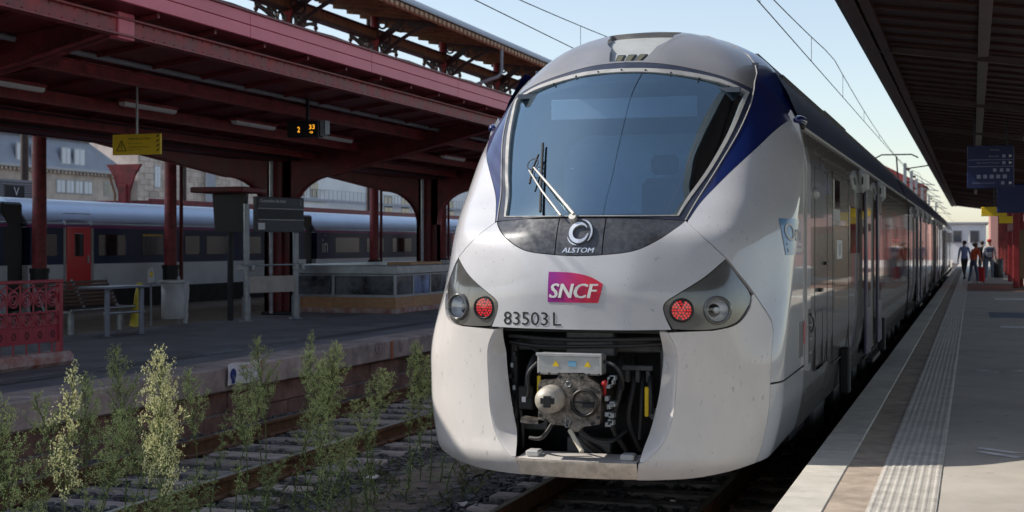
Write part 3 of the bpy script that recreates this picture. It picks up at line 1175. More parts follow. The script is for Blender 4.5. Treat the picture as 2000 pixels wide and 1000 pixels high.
mb = MB(); mb.box(.13, .37, 1.97, 2.05, 2.65, 2.82, .05); mb.build('head_rest', bpy.data.materials['seat_blue'], train)
mb = MB()
mb.box(-.95, .95, 1.62, 2.3, 3.30, 3.34)
mb.build('cab_ceiling', M_CAB, train)
for sx in (-1, 1):
    mb = MB()
    mb.prism([(1.05, 1.5), (2.3, 1.5), (2.3, 3.4), (1.95, 3.2), (1.35, 2.6), (1.05, 2.2)], 'X', sx * .98, sx * 1.0)
    mb.build('cab_wall', M_CAB, train)
mb = MB()
mb.box(-1.0, 1.0, .4, 2.3, 1.47, 1.5)
mb.build('cab_floor', M_CAB, train)
mb = MB()
mb.box(-.62, .62, 1.52, 1.535, 3.10, 3.27, .004)
mb.build('sun_blind', mat('blind', (.55, .62, .68), .6), train)
# wiper
def on(w, z, o=.03):
    a = aw(w, z)
    return SU(a, z) + nrm(SU, a, z) * o
wp = MB()
wp.tube([on(-.06, 2.235, .0), on(-.06, 2.235, .05)], .028, 12)
wp.tube([on(-.05, 2.25, .05), on(-.28, 2.44, .06), on(-.50, 2.625, .05)], [.014, .011, .008], 8)
wp.tube([on(-.155, 2.245, .04), on(-.35, 2.42, .055), on(-.545, 2.605, .05)], [.009, .008, .007], 8)
wiper = wp.build('wiper_arm', mat('wiper_metal', (.62, .60, .56), .4, .3), train)
bl = MB()
bp_ = [on(lerp(-.335, -.515, t), lerp(2.285, 2.85, t), .022) for t in [i / 8 for i in range(9)]]
bl.tube(bp_, .011, 6)
bl.tube([on(-.505, 2.50, .04), on(-.51, 2.62, .05), on(-.505, 2.74, .04)], .009, 6)
bl.build('wiper_blade', M_RUBBER, wiper)
hp = MB()
c0 = on(-.53, 2.645, .045)
hp.tube([on(-.53 + .055 * math.cos(t), 2.66 + .045 * math.sin(t), .045) for t in [2 * PI * k / 20 for k in range(20)]], .0045, 5, close=True)
hp.build('wiper_loop', M_BLACK, wiper)

# ---- lettering and badges on the nose
def decal(name, vs, fs, m, w0, z0, S=SU, off=.0035, par=train, smooth=True):
    out = []
    for x, y in vs:
        a = aw(w0 + x, z0 + y)
        out.append(S(a, z0 + y) + nrm(S, a, z0 + y) * off)
    mb_ = MB()
    mb_.add(out, fs)
    return mb_.build(name, m, par)
vs_, fs_ = text_geo('83503', .098, .36, 'LEFT')
decal('number_lettering', vs_, fs_, M_TEXTK, -.578, 1.503)
vs_, fs_ = text_geo('L', .098, .062, 'LEFT')
decal('number_lettering', vs_, fs_, M_TEXTK, -.178, 1.503)
# logo plate: shape with a curved top, violet to red
M_LOGO = bpy.data.materials.new('violet_red_logo')
M_LOGO.use_nodes = True
_n, _l = M_LOGO.node_tree.nodes, M_LOGO.node_tree.links
_b = _n['Principled BSDF']
_b.inputs['Roughness'].default_value = .4
_g = _n.new('ShaderNodeTexCoord'); _s = _n.new('ShaderNodeSeparateXYZ'); _r = _n.new('ShaderNodeValToRGB')
_l.new(_g.outputs['Generated'], _s.inputs[0]); _l.new(_s.outputs[0], _r.inputs[0])
_r.color_ramp.elements[0].color = (.30, .008, .26, 1); _r.color_ramp.elements[1].color = (.72, .015, .06, 1)
_r.color_ramp.elements[0].position = .1; _r.color_ramp.elements[1].position = .75
_l.new(_r.outputs[0], _b.inputs['Base Color'])
lg = [(-.219, 1.628), (-.05, 1.626), (.163, 1.626)] + smooth_line([(.163, 1.626), (.185, 1.70), (.198, 1.765)])[1:] + \
     smooth_line([(.198, 1.765), (.11, 1.812), (0, 1.84), (-.10, 1.848), (-.216, 1.850)])[1:]
patch('logo_plate', [wz(p) for p in lg], M_LOGO, train, off=.004, gap=0, rim=0.003, step=.04)
vs_, fs_ = text_geo('SNCF', .105, .345)
vs_ = [(x + y * .22, y) for x, y in vs_]
import_vs = []
# heavier strokes: two slightly shifted copies
for dx in (-.005, .0, .005):
    decal('logo_lettering', [(x + dx, y) for x, y in vs_], fs_, M_TEXTW, -.022, 1.712, off=.0085 + dx * .1)
# round badge and maker's lettering
def ring_pts(r0, r1, t0, t1, n=30, taper=True):
    v_, f_ = [], []
    for i in range(n + 1):
        t = lerp(t0, t1, i / n)
        k = 1.0
        if taper: k = min(1, 4 * i / n, 4 * (n - i) / n) * .8 + .2
        m_ = (r0 + r1) / 2
        v_ += [(math.cos(t) * lerp(m_, r0, k), math.sin(t) * lerp(m_, r0, k)), (math.cos(t) * lerp(m_, r1, k), math.sin(t) * lerp(m_, r1, k))]
    for i in range(n):
        f_.append((2 * i, 2 * i + 1, 2 * i + 3, 2 * i + 2))
    return v_, f_
def decal_solid(name, vs, fs, m, w0, z0, off, th):
    o = decal(name, vs, fs, m, w0, z0, off=off)
    md = o.modifiers.new('s', 'SOLIDIFY'); md.thickness = th; md.offset = -1 if True else 1
    return o
for (r0, r1, t0, t1) in ((.050, .078, .6, .6 + 5.6), (.086, .098, -.75, 1.5), (.088, .097, 3.5, 4.6)):
    v_, f_ = ring_pts(r0, r1, t0, t1)
    decal_solid('round_badge', v_, f_, M_SILVER, .0, 2.134, .020, .02)
vs_, fs_ = text_geo('ALSTOM', .036, .235)
vs_ = [(x + y * .25, y) for x, y in vs_]
for dx in (-.002, .002):
    decal('maker_lettering', [(x + dx, y) for x, y in vs_], fs_, M_SILVER, .0, 2.008, off=.008 + dx * .3)

# ---- bumper
op = smooth_line([(.60, 1.415), (.607, 1.30), (.60, 1.15), (.575, .95), (.535, .76), (.487, .58), (.47, .478)])
ck = smooth_line([(.66, 1.415), (.715, 1.30), (.725, 1.18), (.715, 1.0), (.70, .82), (.655, .66), (.58, .545), (.50, .478)])
def interp_line(line, z):
    for i in range(len(line) - 1):
        if line[i][1] >= z >= line[i + 1][1]:
            t = (line[i][1] - z) / max(1e-9, line[i][1] - line[i + 1][1])
            return lerp(line[i][0], line[i + 1][0], t)
    return line[0][0] if z > line[0][1] else line[-1][0]
def SC_(a, z):
    p = SBL(a, z)
    wo, wc = interp_line(op, z), interp_line(ck, z)
    t = max(0, min(1.3, (wc - abs(p.x)) / max(.02, wc - wo)))
    p.y += .13 * t * min(1, (1.44 - z) * 5) * min(1, max(0, (z - .46) * 5))
    return p
zb = spl([(-.01, .335), (.36, .335), (.66, .345), (.98, .39), (1.25, .44), (1.57, .47), (3.0, .50)])
low = [(lerp(.36, AS, t), zb(lerp(.36, AS, t))) for t in [i / 14 for i in range(15)]]
bump_poly = [wz(p) for p in ck] + [wz((.465, .47))] + low + [(AS, .8), (AS, 1.1), (AS, 1.40)] + [wz(p) for p in [(1.328, 1.482), (1.27, 1.59), (1.217, 1.688)]] + \
    [wz(p) for p in reversed(smooth_line([(.97, 1.428), (1.122, 1.468), (1.198, 1.576), (1.208, 1.676)], 5))] + [wz((.80, 1.422))]
def interp_up(w_):
    ln = smooth_line([(.97, 1.428), (1.122, 1.468), (1.198, 1.576), (1.208, 1.676)], 5)
    for i_ in range(len(ln) - 1):
        if ln[i_][0] <= w_ <= ln[i_ + 1][0]:
            return lerp(ln[i_][1], ln[i_ + 1][1], (w_ - ln[i_][0]) / max(1e-6, ln[i_ + 1][0] - ln[i_][0]))
    return ln[-1][1]
for sg in (1, -1):
    mr = (lambda q: q) if sg > 0 else mirror
    bo_ = patch('bumper', mr(bump_poly), M_BUMP, train, S=SBL, gap=.0025, rim=.05, ne=.04)
    ch_ = [wz(p) for p in op] + [wz(p) for p in reversed(ck)]
    patch('bumper_cheek', mr(ch_), M_BUMP, train, S=SC_, gap=.0005, rim=.05, step=.03)
    # ledge on top of the bumper under the lamp unit
    led = MB()
    va = []
    for i in range(25):
        w_ = lerp(.62, 1.205, i / 24)
        z_ = 1.421 if w_ < .97 else interp_up(w_)
        a = aw(w_, z_) * sg
        p = SBL(a, z_); q = SU(a, z_) - nrm(SU, a, z_) * .03
        va += [p, q]
    led.add(va, [(2 * i, 2 * i + 1, 2 * i + 3, 2 * i + 2) for i in range(24)])
    led.build('bumper_ledge', M_BUMP, train)
    # side skirt
    rr = lambda z: a_of_y(z, YR, SBm)
    lo_ = [(AS, zb(AS)), (1.57, .47), (2.1, .48), (rr(.50), .50), (rr(.8), .8), (rr(1.03), 1.03), (1.57, 1.024), (AS, 1.02)]
    patch('side_skirt', mr(lo_), M_PAINT, train, S=SBm, gap=.004, rim=.03)
# centre lip between the two joints
lipc = [wz((-.455, .472)), wz((-.45, .338)), wz((0, .335)), wz((.45, .338)), wz((.455, .472)), wz((0, .474))]
lip = patch('bumper_lip', lipc, M_LIP, train, S=SBm, gap=.004, rim=.04, step=.03)
mb = MB()
va = []
for i in range(25):
    w_ = lerp(-.452, .452, i / 24)
    p = SBm(aw(w_, .472), .472)
    va += [p, (p.x, .30, .492)]
mb.add(va, [(2 * i, 2 * i + 2, 2 * i + 3, 2 * i + 1) for i in range(24)])
mb.build('lip_top', M_BUMP, lip)
for x in (-.40, .32):
    mb = MB()
    mb.box(x, x + .1, .08, .2, .48, .525, .01)
    mb.build('lip_bracket', M_LGREY, lip)

# ---- coupler bay
mb = MB()
mb.box(-.70, .70, 1.15, 1.2, .35, 1.45)
mb.box(-.72, -.70, .2, 1.2, .35, 1.45); mb.box(.70, .72, .2, 1.2, .35, 1.45)
mb.box(-.72, .72, .22, 1.2, 1.40, 1.44); mb.box(-.72, .72, .3, 1.2, .33, .36)
mb.build('coupler_bay', M_DARK, train)
mb = MB()
mb.box(-.15, .22, .30, .42, 1.22, 1.40, .01); mb.box(-.6, .6, .45, .55, 1.24, 1.33, .01)
for x in (.28, .36, .44):
    mb.box(x, x + .035, .4, .46, 1.02, 1.12, .005)
mb.box(.26, .50, .38, .44, 1.11, 1.15, .005)
mb.box(-.55, -.36, .50, .75, .62, .70, .01); mb.box(-.2, .15, .5, .9, .46, .58, .01)
mb.box(-.62, -.57, .4, .46, .5, 1.3, .01); mb.box(.55, .60, .4, .46, .5, 1.3, .01)
mb.build('bay_frame', mat('bay_frame_grey', (.10, .10, .105), .5, .4, var=.3, vscale=9), train)
M_HOSE = mat('hose_rubber', (.035, .035, .038), .5)
def hoseln(pts, r_):
    hose = MB()
    hose.tube(smooth_line3(pts), r_, 8)
    hose.build('air_hose', M_HOSE, train)
def smooth_line3(pts, sub=6):
    out = []
    n = len(pts)
    for i in range(n - 1):
        p0, p1, p2, p3 = (Vector(pts[k]) for k in (max(i - 1, 0), i, i + 1, min(i + 2, n - 1)))
        for j in range(sub):
            t = j / sub
            out.append(0.5 * (2 * p1 + (p2 - p0) * t + (2 * p0 - 5 * p1 + 4 * p2 - p3) * t * t + (3 * p1 - p0 - 3 * p2 + p3) * t ** 3))
    out.append(Vector(pts[-1]))
    return out
for pts, r_ in (([(-.38, .5, 1.25), (-.42, .35, 1.18), (-.45, .30, 1.05), (-.45, .30, .85)], .022),
                ([(.22, .5, 1.2), (.27, .35, 1.05), (.25, .30, .9), (.20, .35, .70), (.28, .45, .5)], .024),
                ([(.30, .6, 1.2), (.34, .45, 1.0), (.31, .4, .75), (.38, .5, .5)], .024),
                ([(.46, .5, 1.1), (.49, .33, 1.0), (.50, .32, .8)], .02), ([(.40, .5, 1.1), (.42, .36, .9), (.40, .38, .6)], .018),
                ([(-.55, .4, 1.35), (-.4, .33, 1.25), (-.3, .4, 1.2)], .012), ([(-.1, .6, .8), (-.05, .4, .6), (.1, .5, .45)], .026),
                ([(-.52, .34, .8), (-.5, .33, .65), (-.52, .4, .5)], .014)):
    hoseln(pts, r_)
mb = MB()
mb.box(-.52, -.40, .27, .36, .80, .98, .01)
mb.build('valve_block', M_BLACK, train)
mb = MB()
mb.box(-.485, -.455, .262, .27, .86, .90)
mb.build('valve_label', M_WHITE, train)
for x0, z0 in ((-.375, .84), (.455, .78)):
    mb = MB(); mb.box(x0, x0 + .03, .29, .31, z0, z0 + .22, .006); mb.build('yellow_tag', M_YELLOW, train)
mb = MB(); mb.lathe([(.0001, .0), (.038, .0), (.042, .03), (.042, .08)], (.535, .36, .80), 'Y', 14); mb.build('cock_knob', M_LGREY, train)
# automatic coupler head
cp = -.02
M_CAST = mat('coupler_casting', (.19, .165, .145), .45, .65, var=.7, vscale=16, bump=.35, bscale=50, specks=.6, sscale=45)
mb = MB()
plate = [(-.27, .735), (-.27, 1.02), (-.25, 1.055), (-.13, 1.07), (-.10, 1.115), (.08, 1.12), (.12, 1.08), (.19, 1.04), (.205, .98), (.205, .82), (.19, .75),
         (.06, .725), (.03, .69), (-.02, .685), (-.05, .73), (-.16, .735), (-.20, .76), (-.40, .78), (-.41, .745), (-.36, .735)]
mb.prism([(p[0], p[1]) for p in plate], 'Y', cp, cp + .11)
mb.box(-.2, .16, cp + .1, 1.0, .80, 1.02, .03)
coupler = mb.build('coupler_head', M_CAST, train)
mb = MB()
mb.lathe([(.10, .0), (.105, .02), (.092, .035), (.084, .03), (.080, -.10), (.0001, -.10)], (.085, cp - .005, .905), 'Y', 32)
mb.build('coupler_funnel', mat('funnel_dark', (.055, .05, .048), .4, .6, var=.4, vscale=20), coupler)
mb = MB()
mb.box(.0, .17, cp - .012, cp + .0, .90, .912); mb.box(.07, .15, cp - .012, cp - .002, .87, .905)
mb.build('hook_link', M_DARK, coupler)
mb = MB()
mb.lathe([(.103, .0), (.102, .05), (.094, .12), (.075, .165), (.045, .185), (.0001, .19)], (-.165, cp, .925), 'Y', 28)
cone = mb.build('coupler_cone', mat('cone_paint', (.50, .46, .40), .5, .2, var=.25, vscale=14), coupler)
mb = MB()
mb.box(-.20, -.095, cp - .19, cp - .14, .905, .95, .005); mb.box(-.175, -.12, cp - .195, cp - .14, .88, .965, .005)
mb.build('cone_slot', M_BLACK, cone)
mb = MB()
for (x, z, r_) in ((-.04, 1.035, .016), (-.045, .765, .016), (-.05, .735, .012)):
    mb.lathe([(r_ * 1.5, 0), (r_ * 1.5, .008), (r_, .008), (r_, -.02), (.0001, -.02)], (x, cp, z), 'Y', 14)
mb.build('coupler_bushing', M_STEEL, coupler)
mb = MB()
mb.tube([(-.03, cp + .0, .70), (.08, cp - .08, .565)], .017, 10)
mb.ball((.08, cp - .08, .565), .019)
mb.build('release_lever', mat('lever_cream', (.62, .56, .45), .5), coupler)
mb = MB()
mb.box(-.28, .205, cp + .0, cp + .16, 1.10, 1.255, .012)
mb.box(-.285, .21, cp - .012, cp + .0, 1.235, 1.26, .004)
ebox = mb.build('electric_box', mat('aluminium_box', (.50, .50, .51), .35, .55, var=.12, vscale=9), train)
for x in (-.135, .105):
    mb = MB(); mb.add([(x - .027, cp - .004, 1.163), (x + .027, cp - .004, 1.163), (x, cp - .004, 1.208)], [(0, 1, 2)]); mb.build('warning_triangle', M_YELLOW, ebox)
mb = MB(); mb.box(-.04, .02, cp - .004, cp - .001, 1.165, 1.205); mb.build('box_label', mat('label_blue', (.18, .42, .62), .5), ebox)
mb = MB()
for i in range(7):
    mb.tube([(-.26 + .075 * i, cp - .006, 1.11), (-.26 + .075 * i, cp + .002, 1.11)], .008, 6)
mb.build('box_bolt', M_BLACK, ebox)
mb = MB(); mb.ball((.225, cp + .03, 1.045), .027); mb.tube([(.225, cp + .03, 1.04), (.21, cp + .08, .95)], .012); mb.build('red_handle', mat('red_handle', (.45, .02, .025), .4), coupler)
random.seed(3)
for i in range(16):
    mb = MB()
    x = .21 + random.random() * .06; z = .72 + random.random() * .36
    mb.box(x, x + .02 + random.random() * .025, cp + .02, cp + .10, z, z + .02 + random.random() * .03, .004)
    mb.build('coupler_linkage', M_STEEL, coupler)
for (x, z) in ((-.25, 1.0), (-.25, .80), (.185, .985), (.185, .80), (-.10, 1.085), (.06, 1.085), (-.21, .76), (.14, .755)):
    mb = MB(); mb.tube([(x, cp - .014, z), (x, cp + .002, z)], .013, 6); mb.build('plate_bolt', M_DARK, coupler)
for pts, r_ in (([(-.30, .05, 1.18), (-.36, .02, 1.10), (-.37, .08, .98), (-.42, .2, .9)], .012), ([(.21, .05, 1.2), (.30, .02, 1.17), (.33, .1, 1.08), (.30, .25, .98)], .014), ([(.0, .1, .70), (.10, .12, .62), (.22, .2, .60), (.30, .35, .66)], .018), ([(-.2, .15, .74), (-.28, .12, .62), (-.40, .2, .60)], .016), ([(-.60, .30, 1.36), (-.2, .26, 1.34), (.2, .26, 1.345), (.6, .30, 1.36)], .018), ([(-.60, .32, 1.31), (-.3, .28, 1.285), (.3, .28, 1.30), (.6, .32, 1.32)], .014)):
    hoseln(pts, r_)
for k in range(9):
    mb = MB(); mb.box(-.60 + .017 * (k % 3), -.575 + .017 * (k % 3), .28, .34, .52 + .085 * k, .56 + .085 * k, .004); mb.build('bay_clip', M_STEEL if k % 2 else M_DARK, train)
# white triangle painted as a sun patch on the bay cheek
mb = MB()
q = [SC_(aw(.615, z), z) + Vector((0, -.006, 0)) for z in (1.22, 1.10)] + [SC_(aw(.655, 1.16), 1.16) + Vector((0, -.006, 0))]
mb.add(q, [(0, 1, 2)])
mb.build('bay_sun_patch', M_WHITE, train)

# ---- car bodies behind the cab (train space: x lateral, y back from the nose)
side_prof = [(1.345, .50), (1.40, .85), (1.42, 1.2), (1.42, 2.70), (1.405, 2.88), (1.375, 3.04)]
cars = [(2.12, 22.0), (22.7, 40.2), (40.9, 58.4), (59.1, 76.6), (77.3, 98.0)]
M_ROOFB = mat('roof_blue', (0.012, 0.02, 0.075), 0.42, var=.2, vscale=3, spec=.25)
M_ROOFG = mat('roof_grey', (0.07, 0.08, 0.10), 0.5, var=.2, vscale=2)
M_UNDER = mat('underframe', (0.035, 0.034, 0.036), 0.7, .2, var=.4, vscale=4)
M_LINE = mat('panel_joint', (0.05, 0.048, 0.05), .6)
def lathe_prof(y0, y1, prof, m_, name, parent, n=1):
    mm = MB()
    for sg in (1, -1):
        v = [(sg * p[0], y, p[1]) for y in (y0, y1) for p in prof]
        k = len(prof)
        f = [(i, k + i, k + i + 1, i + 1) for i in range(k - 1)]
        if sg > 0: f = [tuple(reversed(q)) for q in f]
        mm.add(v, f, 0, True)
    return mm.build(name, m_, parent)
for ci, (y0, y1) in enumerate(cars):
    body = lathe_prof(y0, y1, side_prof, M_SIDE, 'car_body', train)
    ry0 = 2.74 if ci == 0 else y0
    mm = MB()
    prof = [(1.372, 3.045), (1.335, 3.16), (1.25, 3.36), (1.15, 3.53), (1.10, 3.60)]
    for sg in (1, -1):
        v = [(sg * p[0], y, p[1]) for y in (ry0 if ci else 2.3, y1) for p in prof]
        k = len(prof)
        f = [(i, k + i, k + i + 1, i + 1) for i in range(k - 1)]
        if sg > 0: f = [tuple(reversed(q)) for q in f]
        mm.add(v, f, 0, True)
    mm.build('roof_fairing', M_ROOFB, train)
    mm = MB()
    mm.box(-1.16, 1.16, ry0, y1, 3.40, 3.56)
    yy = ry0 + .3
    random.seed(20 + ci)
    while yy < y1 - 2:
        l_ = random.uniform(1.6, 2.8)
        mm.box(-.95, .95, yy, yy + l_, 3.5, random.uniform(3.68, 3.86), .06)
        yy += l_ + random.uniform(.15, .5)
    mm.build('roof_equipment', M_ROOFG, train)
    # end walls and gangway
    mm = MB()
    if ci:
        mm.prism([(-1.40, .6), (1.40, .6), (1.41, 2.7), (1.36, 3.04), (1.12, 3.55), (-1.12, 3.55), (-1.36, 3.04), (-1.41, 2.7)], 'Y', y0, y0 + .02)
        mm.box(-1.2, 1.2, y0 - .7, y0, .9, 3.2, .1)
    mm.prism([(-1.40, .6), (1.40, .6), (1.41, 2.7), (1.36, 3.04), (1.12, 3.55), (-1.12, 3.55), (-1.36, 3.04), (-1.41, 2.7)], 'Y', y1 - .02, y1)
    mm.build('gangway', M_UNDER, train)
    # underframe
    mm = MB()
    mm.box(-1.25, 1.25, y0 + .3, y1 - .1, .35, .62)
    yy = y0 + 1.5
    while yy < y1 - 2:
        mm.box(1.0, 1.33, yy, yy + random.uniform(.5, 1.4), .22, .60, .03)
        yy += random.uniform(1.3, 2.2)
    mm.build('underframe', M_UNDER, train)
    # cant rail line
    mm = MB()
    for sg in (1, -1):
        mm.box(sg * 1.372, sg * 1.392, y0 + (.25 if ci == 0 else 0), y1, 3.035, 3.06)
    mm.build('gutter', M_LGREY, train)

XS = 1.42
def side_box(name, y0, y1, z0, z1, m_, d=.012, ch=.004, par=train, both=True, d0=-.02):
    o = None
    for sg in ((1, -1) if both else (1,)):
        mm = MB()
        mm.box(sg * (XS + d0), sg * (XS + d), y0, y1, z0, z1, ch)
        o = mm.build(name, m_, par)
    return o
# beige corner post behind the cab with its inward-bent top
mm = MB()
poly = [(XS - .01, 1.0), (XS + .018, 1.0), (XS + .018, 2.74), (1.372, 3.06), (1.30, 3.19), (1.28, 3.15), (1.34, 3.02), (XS - .01, 2.7)]
for sg in (1, -1):
    mm = MB(); mm.prism([(sg * p[0], p[1]) for p in poly], 'Y', 2.13, 2.24); mm.build('corner_post', M_PAINT, train)
    mm = MB(); mm.prism([(sg * p[0], p[1]) for p in [(XS - .01, .98), (XS + .014, .98), (XS + .014, 2.74), (1.368, 3.06), (1.35, 3.05), (XS - .01, 2.72)]], 'Y', 2.27, 2.44); mm.build('corner_post', M_PAINT, train)
# camera housing under the blue sweep
for sg in (1, -1):
    mm = MB(); mm.ball((sg * 1.355, 2.28, 3.10), .12, 16, 10, sc=(.55, 1.5, .42)); mm.build('camera_housing', M_BLUE, train)
    mm = MB(); mm.ball((sg * 1.375, 2.26, 3.055), .06, 12, 8, sc=(.6, 1.5, .5)); mm.build('camera_lens', M_BLACK, train)
# handle recess with steps behind the post
side_box('handle_recess', 2.26, 2.42, 1.04, 1.50, M_BLACK, .02)
for z in (1.12, 1.24, 1.36):
    side_box('step_bar', 2.27, 2.41, z, z + .018, M_STEEL, .028, .003)
for sg in (1, -1):
    mm = MB(); mm.tube([(sg * 1.45, 2.28, 1.46), (sg * 1.47, 2.32, 1.43), (sg * 1.47, 2.40, 1.36), (sg * 1.45, 2.41, 1.30)], .012, 8); mm.build('hand_rail', M_STEEL, train)
# lower logo sticker and maintenance flap on the skirt
side_box('flap', 1.72, 1.95, 1.13, 1.42, M_SIDE, .006, .003, both=False)
lgp = MB()
pts = [(XS + .004, 1.99, 1.22), (XS + .004, 2.11, 1.22), (XS + .004, 2.11, 1.40), (XS + .004, 2.06, 1.42), (XS + .004, 1.99, 1.38)]
lgp.add(pts, [(0, 1, 2, 3, 4)])
lgp.build('logo_sticker', mat('red_sticker', (.55, .02, .07), .4), train)
# blue and white sticker on the flank
def flank_pt(y, z, off=.004):
    a = a_of_y(z, y); return SU(a, z) + nrm(SU, a, z) * off
stk = MB()
vv, ff = [], []
for j in range(9):
    for i in range(9):
        vv.append(flank_pt(lerp(1.16, 1.86, i / 8), lerp(1.97, 2.255, j / 8)))
for j in range(8):
    for i in range(8):
        ff.append((j * 9 + i, j * 9 + i + 1, j * 9 + i + 10, j * 9 + i + 9))
stk.add(vv, ff, 0, True)
sticker = stk.build('flank_sticker', mat('sticker_blue', (.02, .17, .42), .3, coat=.5), train)
def flank_text(s, h_, w_, yc, zc_, m_, sl=0.0):
    vs2, fs2 = text_geo(s, h_, w_)
    mm = MB(); mm.add([flank_pt(yc + x + y * sl, zc_ + y, .008) for x, y in vs2], fs2)
    return mm.build('sticker_lettering', m_, sticker)
flank_text('Oeris', .14, .60, 1.51, 2.15, M_TEXTW)
mm = MB(); mm.add([flank_pt(y, z, .007) for z in (2.045, 2.062) for y in (1.21, 1.5, 1.83)], [(0, 1, 4, 3), (1, 2, 5, 4)]); mm.build('sticker_line', M_TEXTW, sticker)
mm = MB(); mm.add([flank_pt(y, z, .007) for z in (1.99, 2.022) for y in (1.21, 1.5, 1.83)], [(0, 1, 4, 3), (1, 2, 5, 4)]); mm.build('sticker_line', M_TEXTW, sticker)

# driver's side door, its window, notices
def outline(y0, y1, z0, z1, t=.012, par=train, m_=M_LINE):
    for sg in (1, -1):
        mm = MB()
        e0, e1 = sg * (XS - .01), sg * (XS + .003)
        mm.box(e0, e1, y0, y0 + t, z0, z1); mm.box(e0, e1, y1 - t, y1, z0, z1)
        mm.box(e0, e1, y0 + t, y1 - t, z1 - t, z1); mm.box(e0, e1, y0 + t, y1 - t, z0, z0 + t)
        mm.build('panel_joint', m_, par)
outline(2.9, 4.05, .92, 2.75)
outline(2.95, 3.6, .92, 1.45)
side_box('marker_lamp', 2.75, 3.05, 2.46, 2.54, M_LGREY, .03, .02)
side_box('cab_window', 4.75, 5.35, 2.42, 2.72, M_SIDEG, .006)
side_box('window_trim', 4.68, 5.42, 2.30, 2.42, M_LGREY, .004)
side_box('door_panel', 4.75, 6.4, 1.35, 2.25, mat('brown_panel', (.10, .075, .05), .25, coat=.6), .004)
side_box('notice', 5.0, 5.6, 1.90, 2.10, M_WHITE, .010)
text_part('1', .13, .05, (XS + .010, 5.3, 2.0), (0, 1, 0), (0, 0, 1), M_TEXTK, train, 'notice_lettering')
side_box('grab_handle', 3.7, 3.95, 1.86, 1.89, M_BLACK, .03)
side_box('grab_handle', 3.2, 3.4, 1.62, 1.65, M_BLACK, .03)
side_box('cab_side_window', 6.7, 8.3, 1.95, 2.5, M_SIDEG, .006)
outline(4.6, 6.55, .85, 2.80)

# passenger doors and windows along the cars
def passenger_door(y0, opened):
    par = train
    w_ = 1.5
    frm = None
    for sg in (1, -1):
        mm = MB()
        mm.box(sg * (XS - .03), sg * (XS + .006), y0 - .08, y0 + w_ + .08, .62, 2.80, .01)
        d_ = mm.build('passenger_door', M_BLACK, par)
        if opened and sg > 0:
            for (a, b_) in ((y0 - .78, y0 - .02), (y0 + w_ + .02, y0 + w_ + .78)):
                mm = MB(); mm.box(XS + .035, XS + .075, a, b_, .66, 2.76, .01); lf = mm.build('door_leaf', M_DOOR, d_)
                mm = MB(); mm.box(XS + .070, XS + .079, a + .14, b_ - .14, 1.25, 2.5, .004); mm.build('door_glass', M_SIDEG, d_)
        else:
            for (a, b_) in ((y0, y0 + w_ / 2 - .01), (y0 + w_ / 2 + .01, y0 + w_)):
                mm = MB(); mm.box(sg * XS, sg * (XS + .014), a, b_, .66, 2.76, .006); mm.build('door_leaf', M_DOOR, d_)
                mm = MB(); mm.box(sg * (XS + .005), sg * (XS + .018), a + .12, b_ - .12, 1.25, 2.5, .004); mm.build('door_glass', M_SIDEG, d_)
    mm = MB(); mm.box(XS + .0, XS + .10, y0, y0 + w_, .50, .56, .01); mm.build('door_step', M_DARK, par)
def pod(y):
    mm = MB()
    mm.box(1.36, 1.505, y, y + .55, 2.70, 2.99, .055)
    p_ = mm.build('side_lamp_pod', M_LGREY, train)
    mm = MB(); mm.box(1.445, 1.465, y - .006, y + .01, 2.80, 2.90, .006); mm.build('pod_lens', M_BLACK, p_)
for ci, (y0, y1) in enumerate(cars):
    doors = [9.2] if ci == 0 else [y0 + 4.2, y1 - 5.6]
    if ci == 4: doors = [y0 + 4.2]
    for k, d_ in enumerate(doors):
        passenger_door(d_, (ci, k) in ((0, 0), (1, 0), (2, 0), (3, 0)))
        if ci < 3:
            pod(d_ - 1.0); pod(d_ + 2.6)
    y = (11.9 if ci == 0 else y0 + .6)
    while y < y1 - 1.5:
        if all(y + 1.5 < d_ - .85 or y > d_ + 2.35 for d_ in doors):
            side_box('side_window', y, y + 1.45, 1.42, 2.38, M_SIDEG, .006, .004, both=(ci < 1))
            y += 1.62
        else:
            y += .2
side_box('buffer_block', 5.55, 5.75, .45, .95, M_RUBBER, .09, .02)
side_box('buffer_block', 12.0, 12.2, .45, .95, M_RUBBER, .09, .02)
# leading bogie: wheels under the first car
for yy in (3.0, 5.6):
    bg = MB()
    for sg in (1, -1):
        bg.lathe([(.0001, .06), (.40, .06), (.43, .04), (.43, -.05), (.0001, -.05)], (sg * .75, yy, .43), 'X', 24)
    bg.tube([(-.8, yy, .43), (.8, yy, .43)], .08, 10)
    bg.build('wheelset', M_DARK, train)
bg = MB()
for sg in (1, -1):
    bg.box(sg * 1.0, sg * 1.16, 2.5, 6.1, .40, .60, .04)
    for yy in (3.0, 5.6):
        bg.box(sg * .98, sg * 1.22, yy - .22, yy + .22, .26, .58, .05)
    bg.tube([(sg * 1.12, 3.9, .55), (sg * 1.12, 4.0, .25)], .06, 10); bg.tube([(sg * 1.12, 4.6, .55), (sg * 1.12, 4.7, .25)], .06, 10)
bg.build('bogie', M_UNDER, train)
# raised pantograph far along the roof
pg = MB()
py = 46.0
pg.tube([(-.5, py, 3.7), (0, py + 1.2, 4.5), (0, py, 5.4)], .03, 6)
pg.tube([(.5, py, 3.7), (0, py + 1.2, 4.5)], .03, 6)
pg.tube([(-.8, py, 5.35), (-.55, py, 5.48), (.55, py, 5.48), (.8, py, 5.35)], .03, 6)
pg.build('pantograph', M_DARK, train)

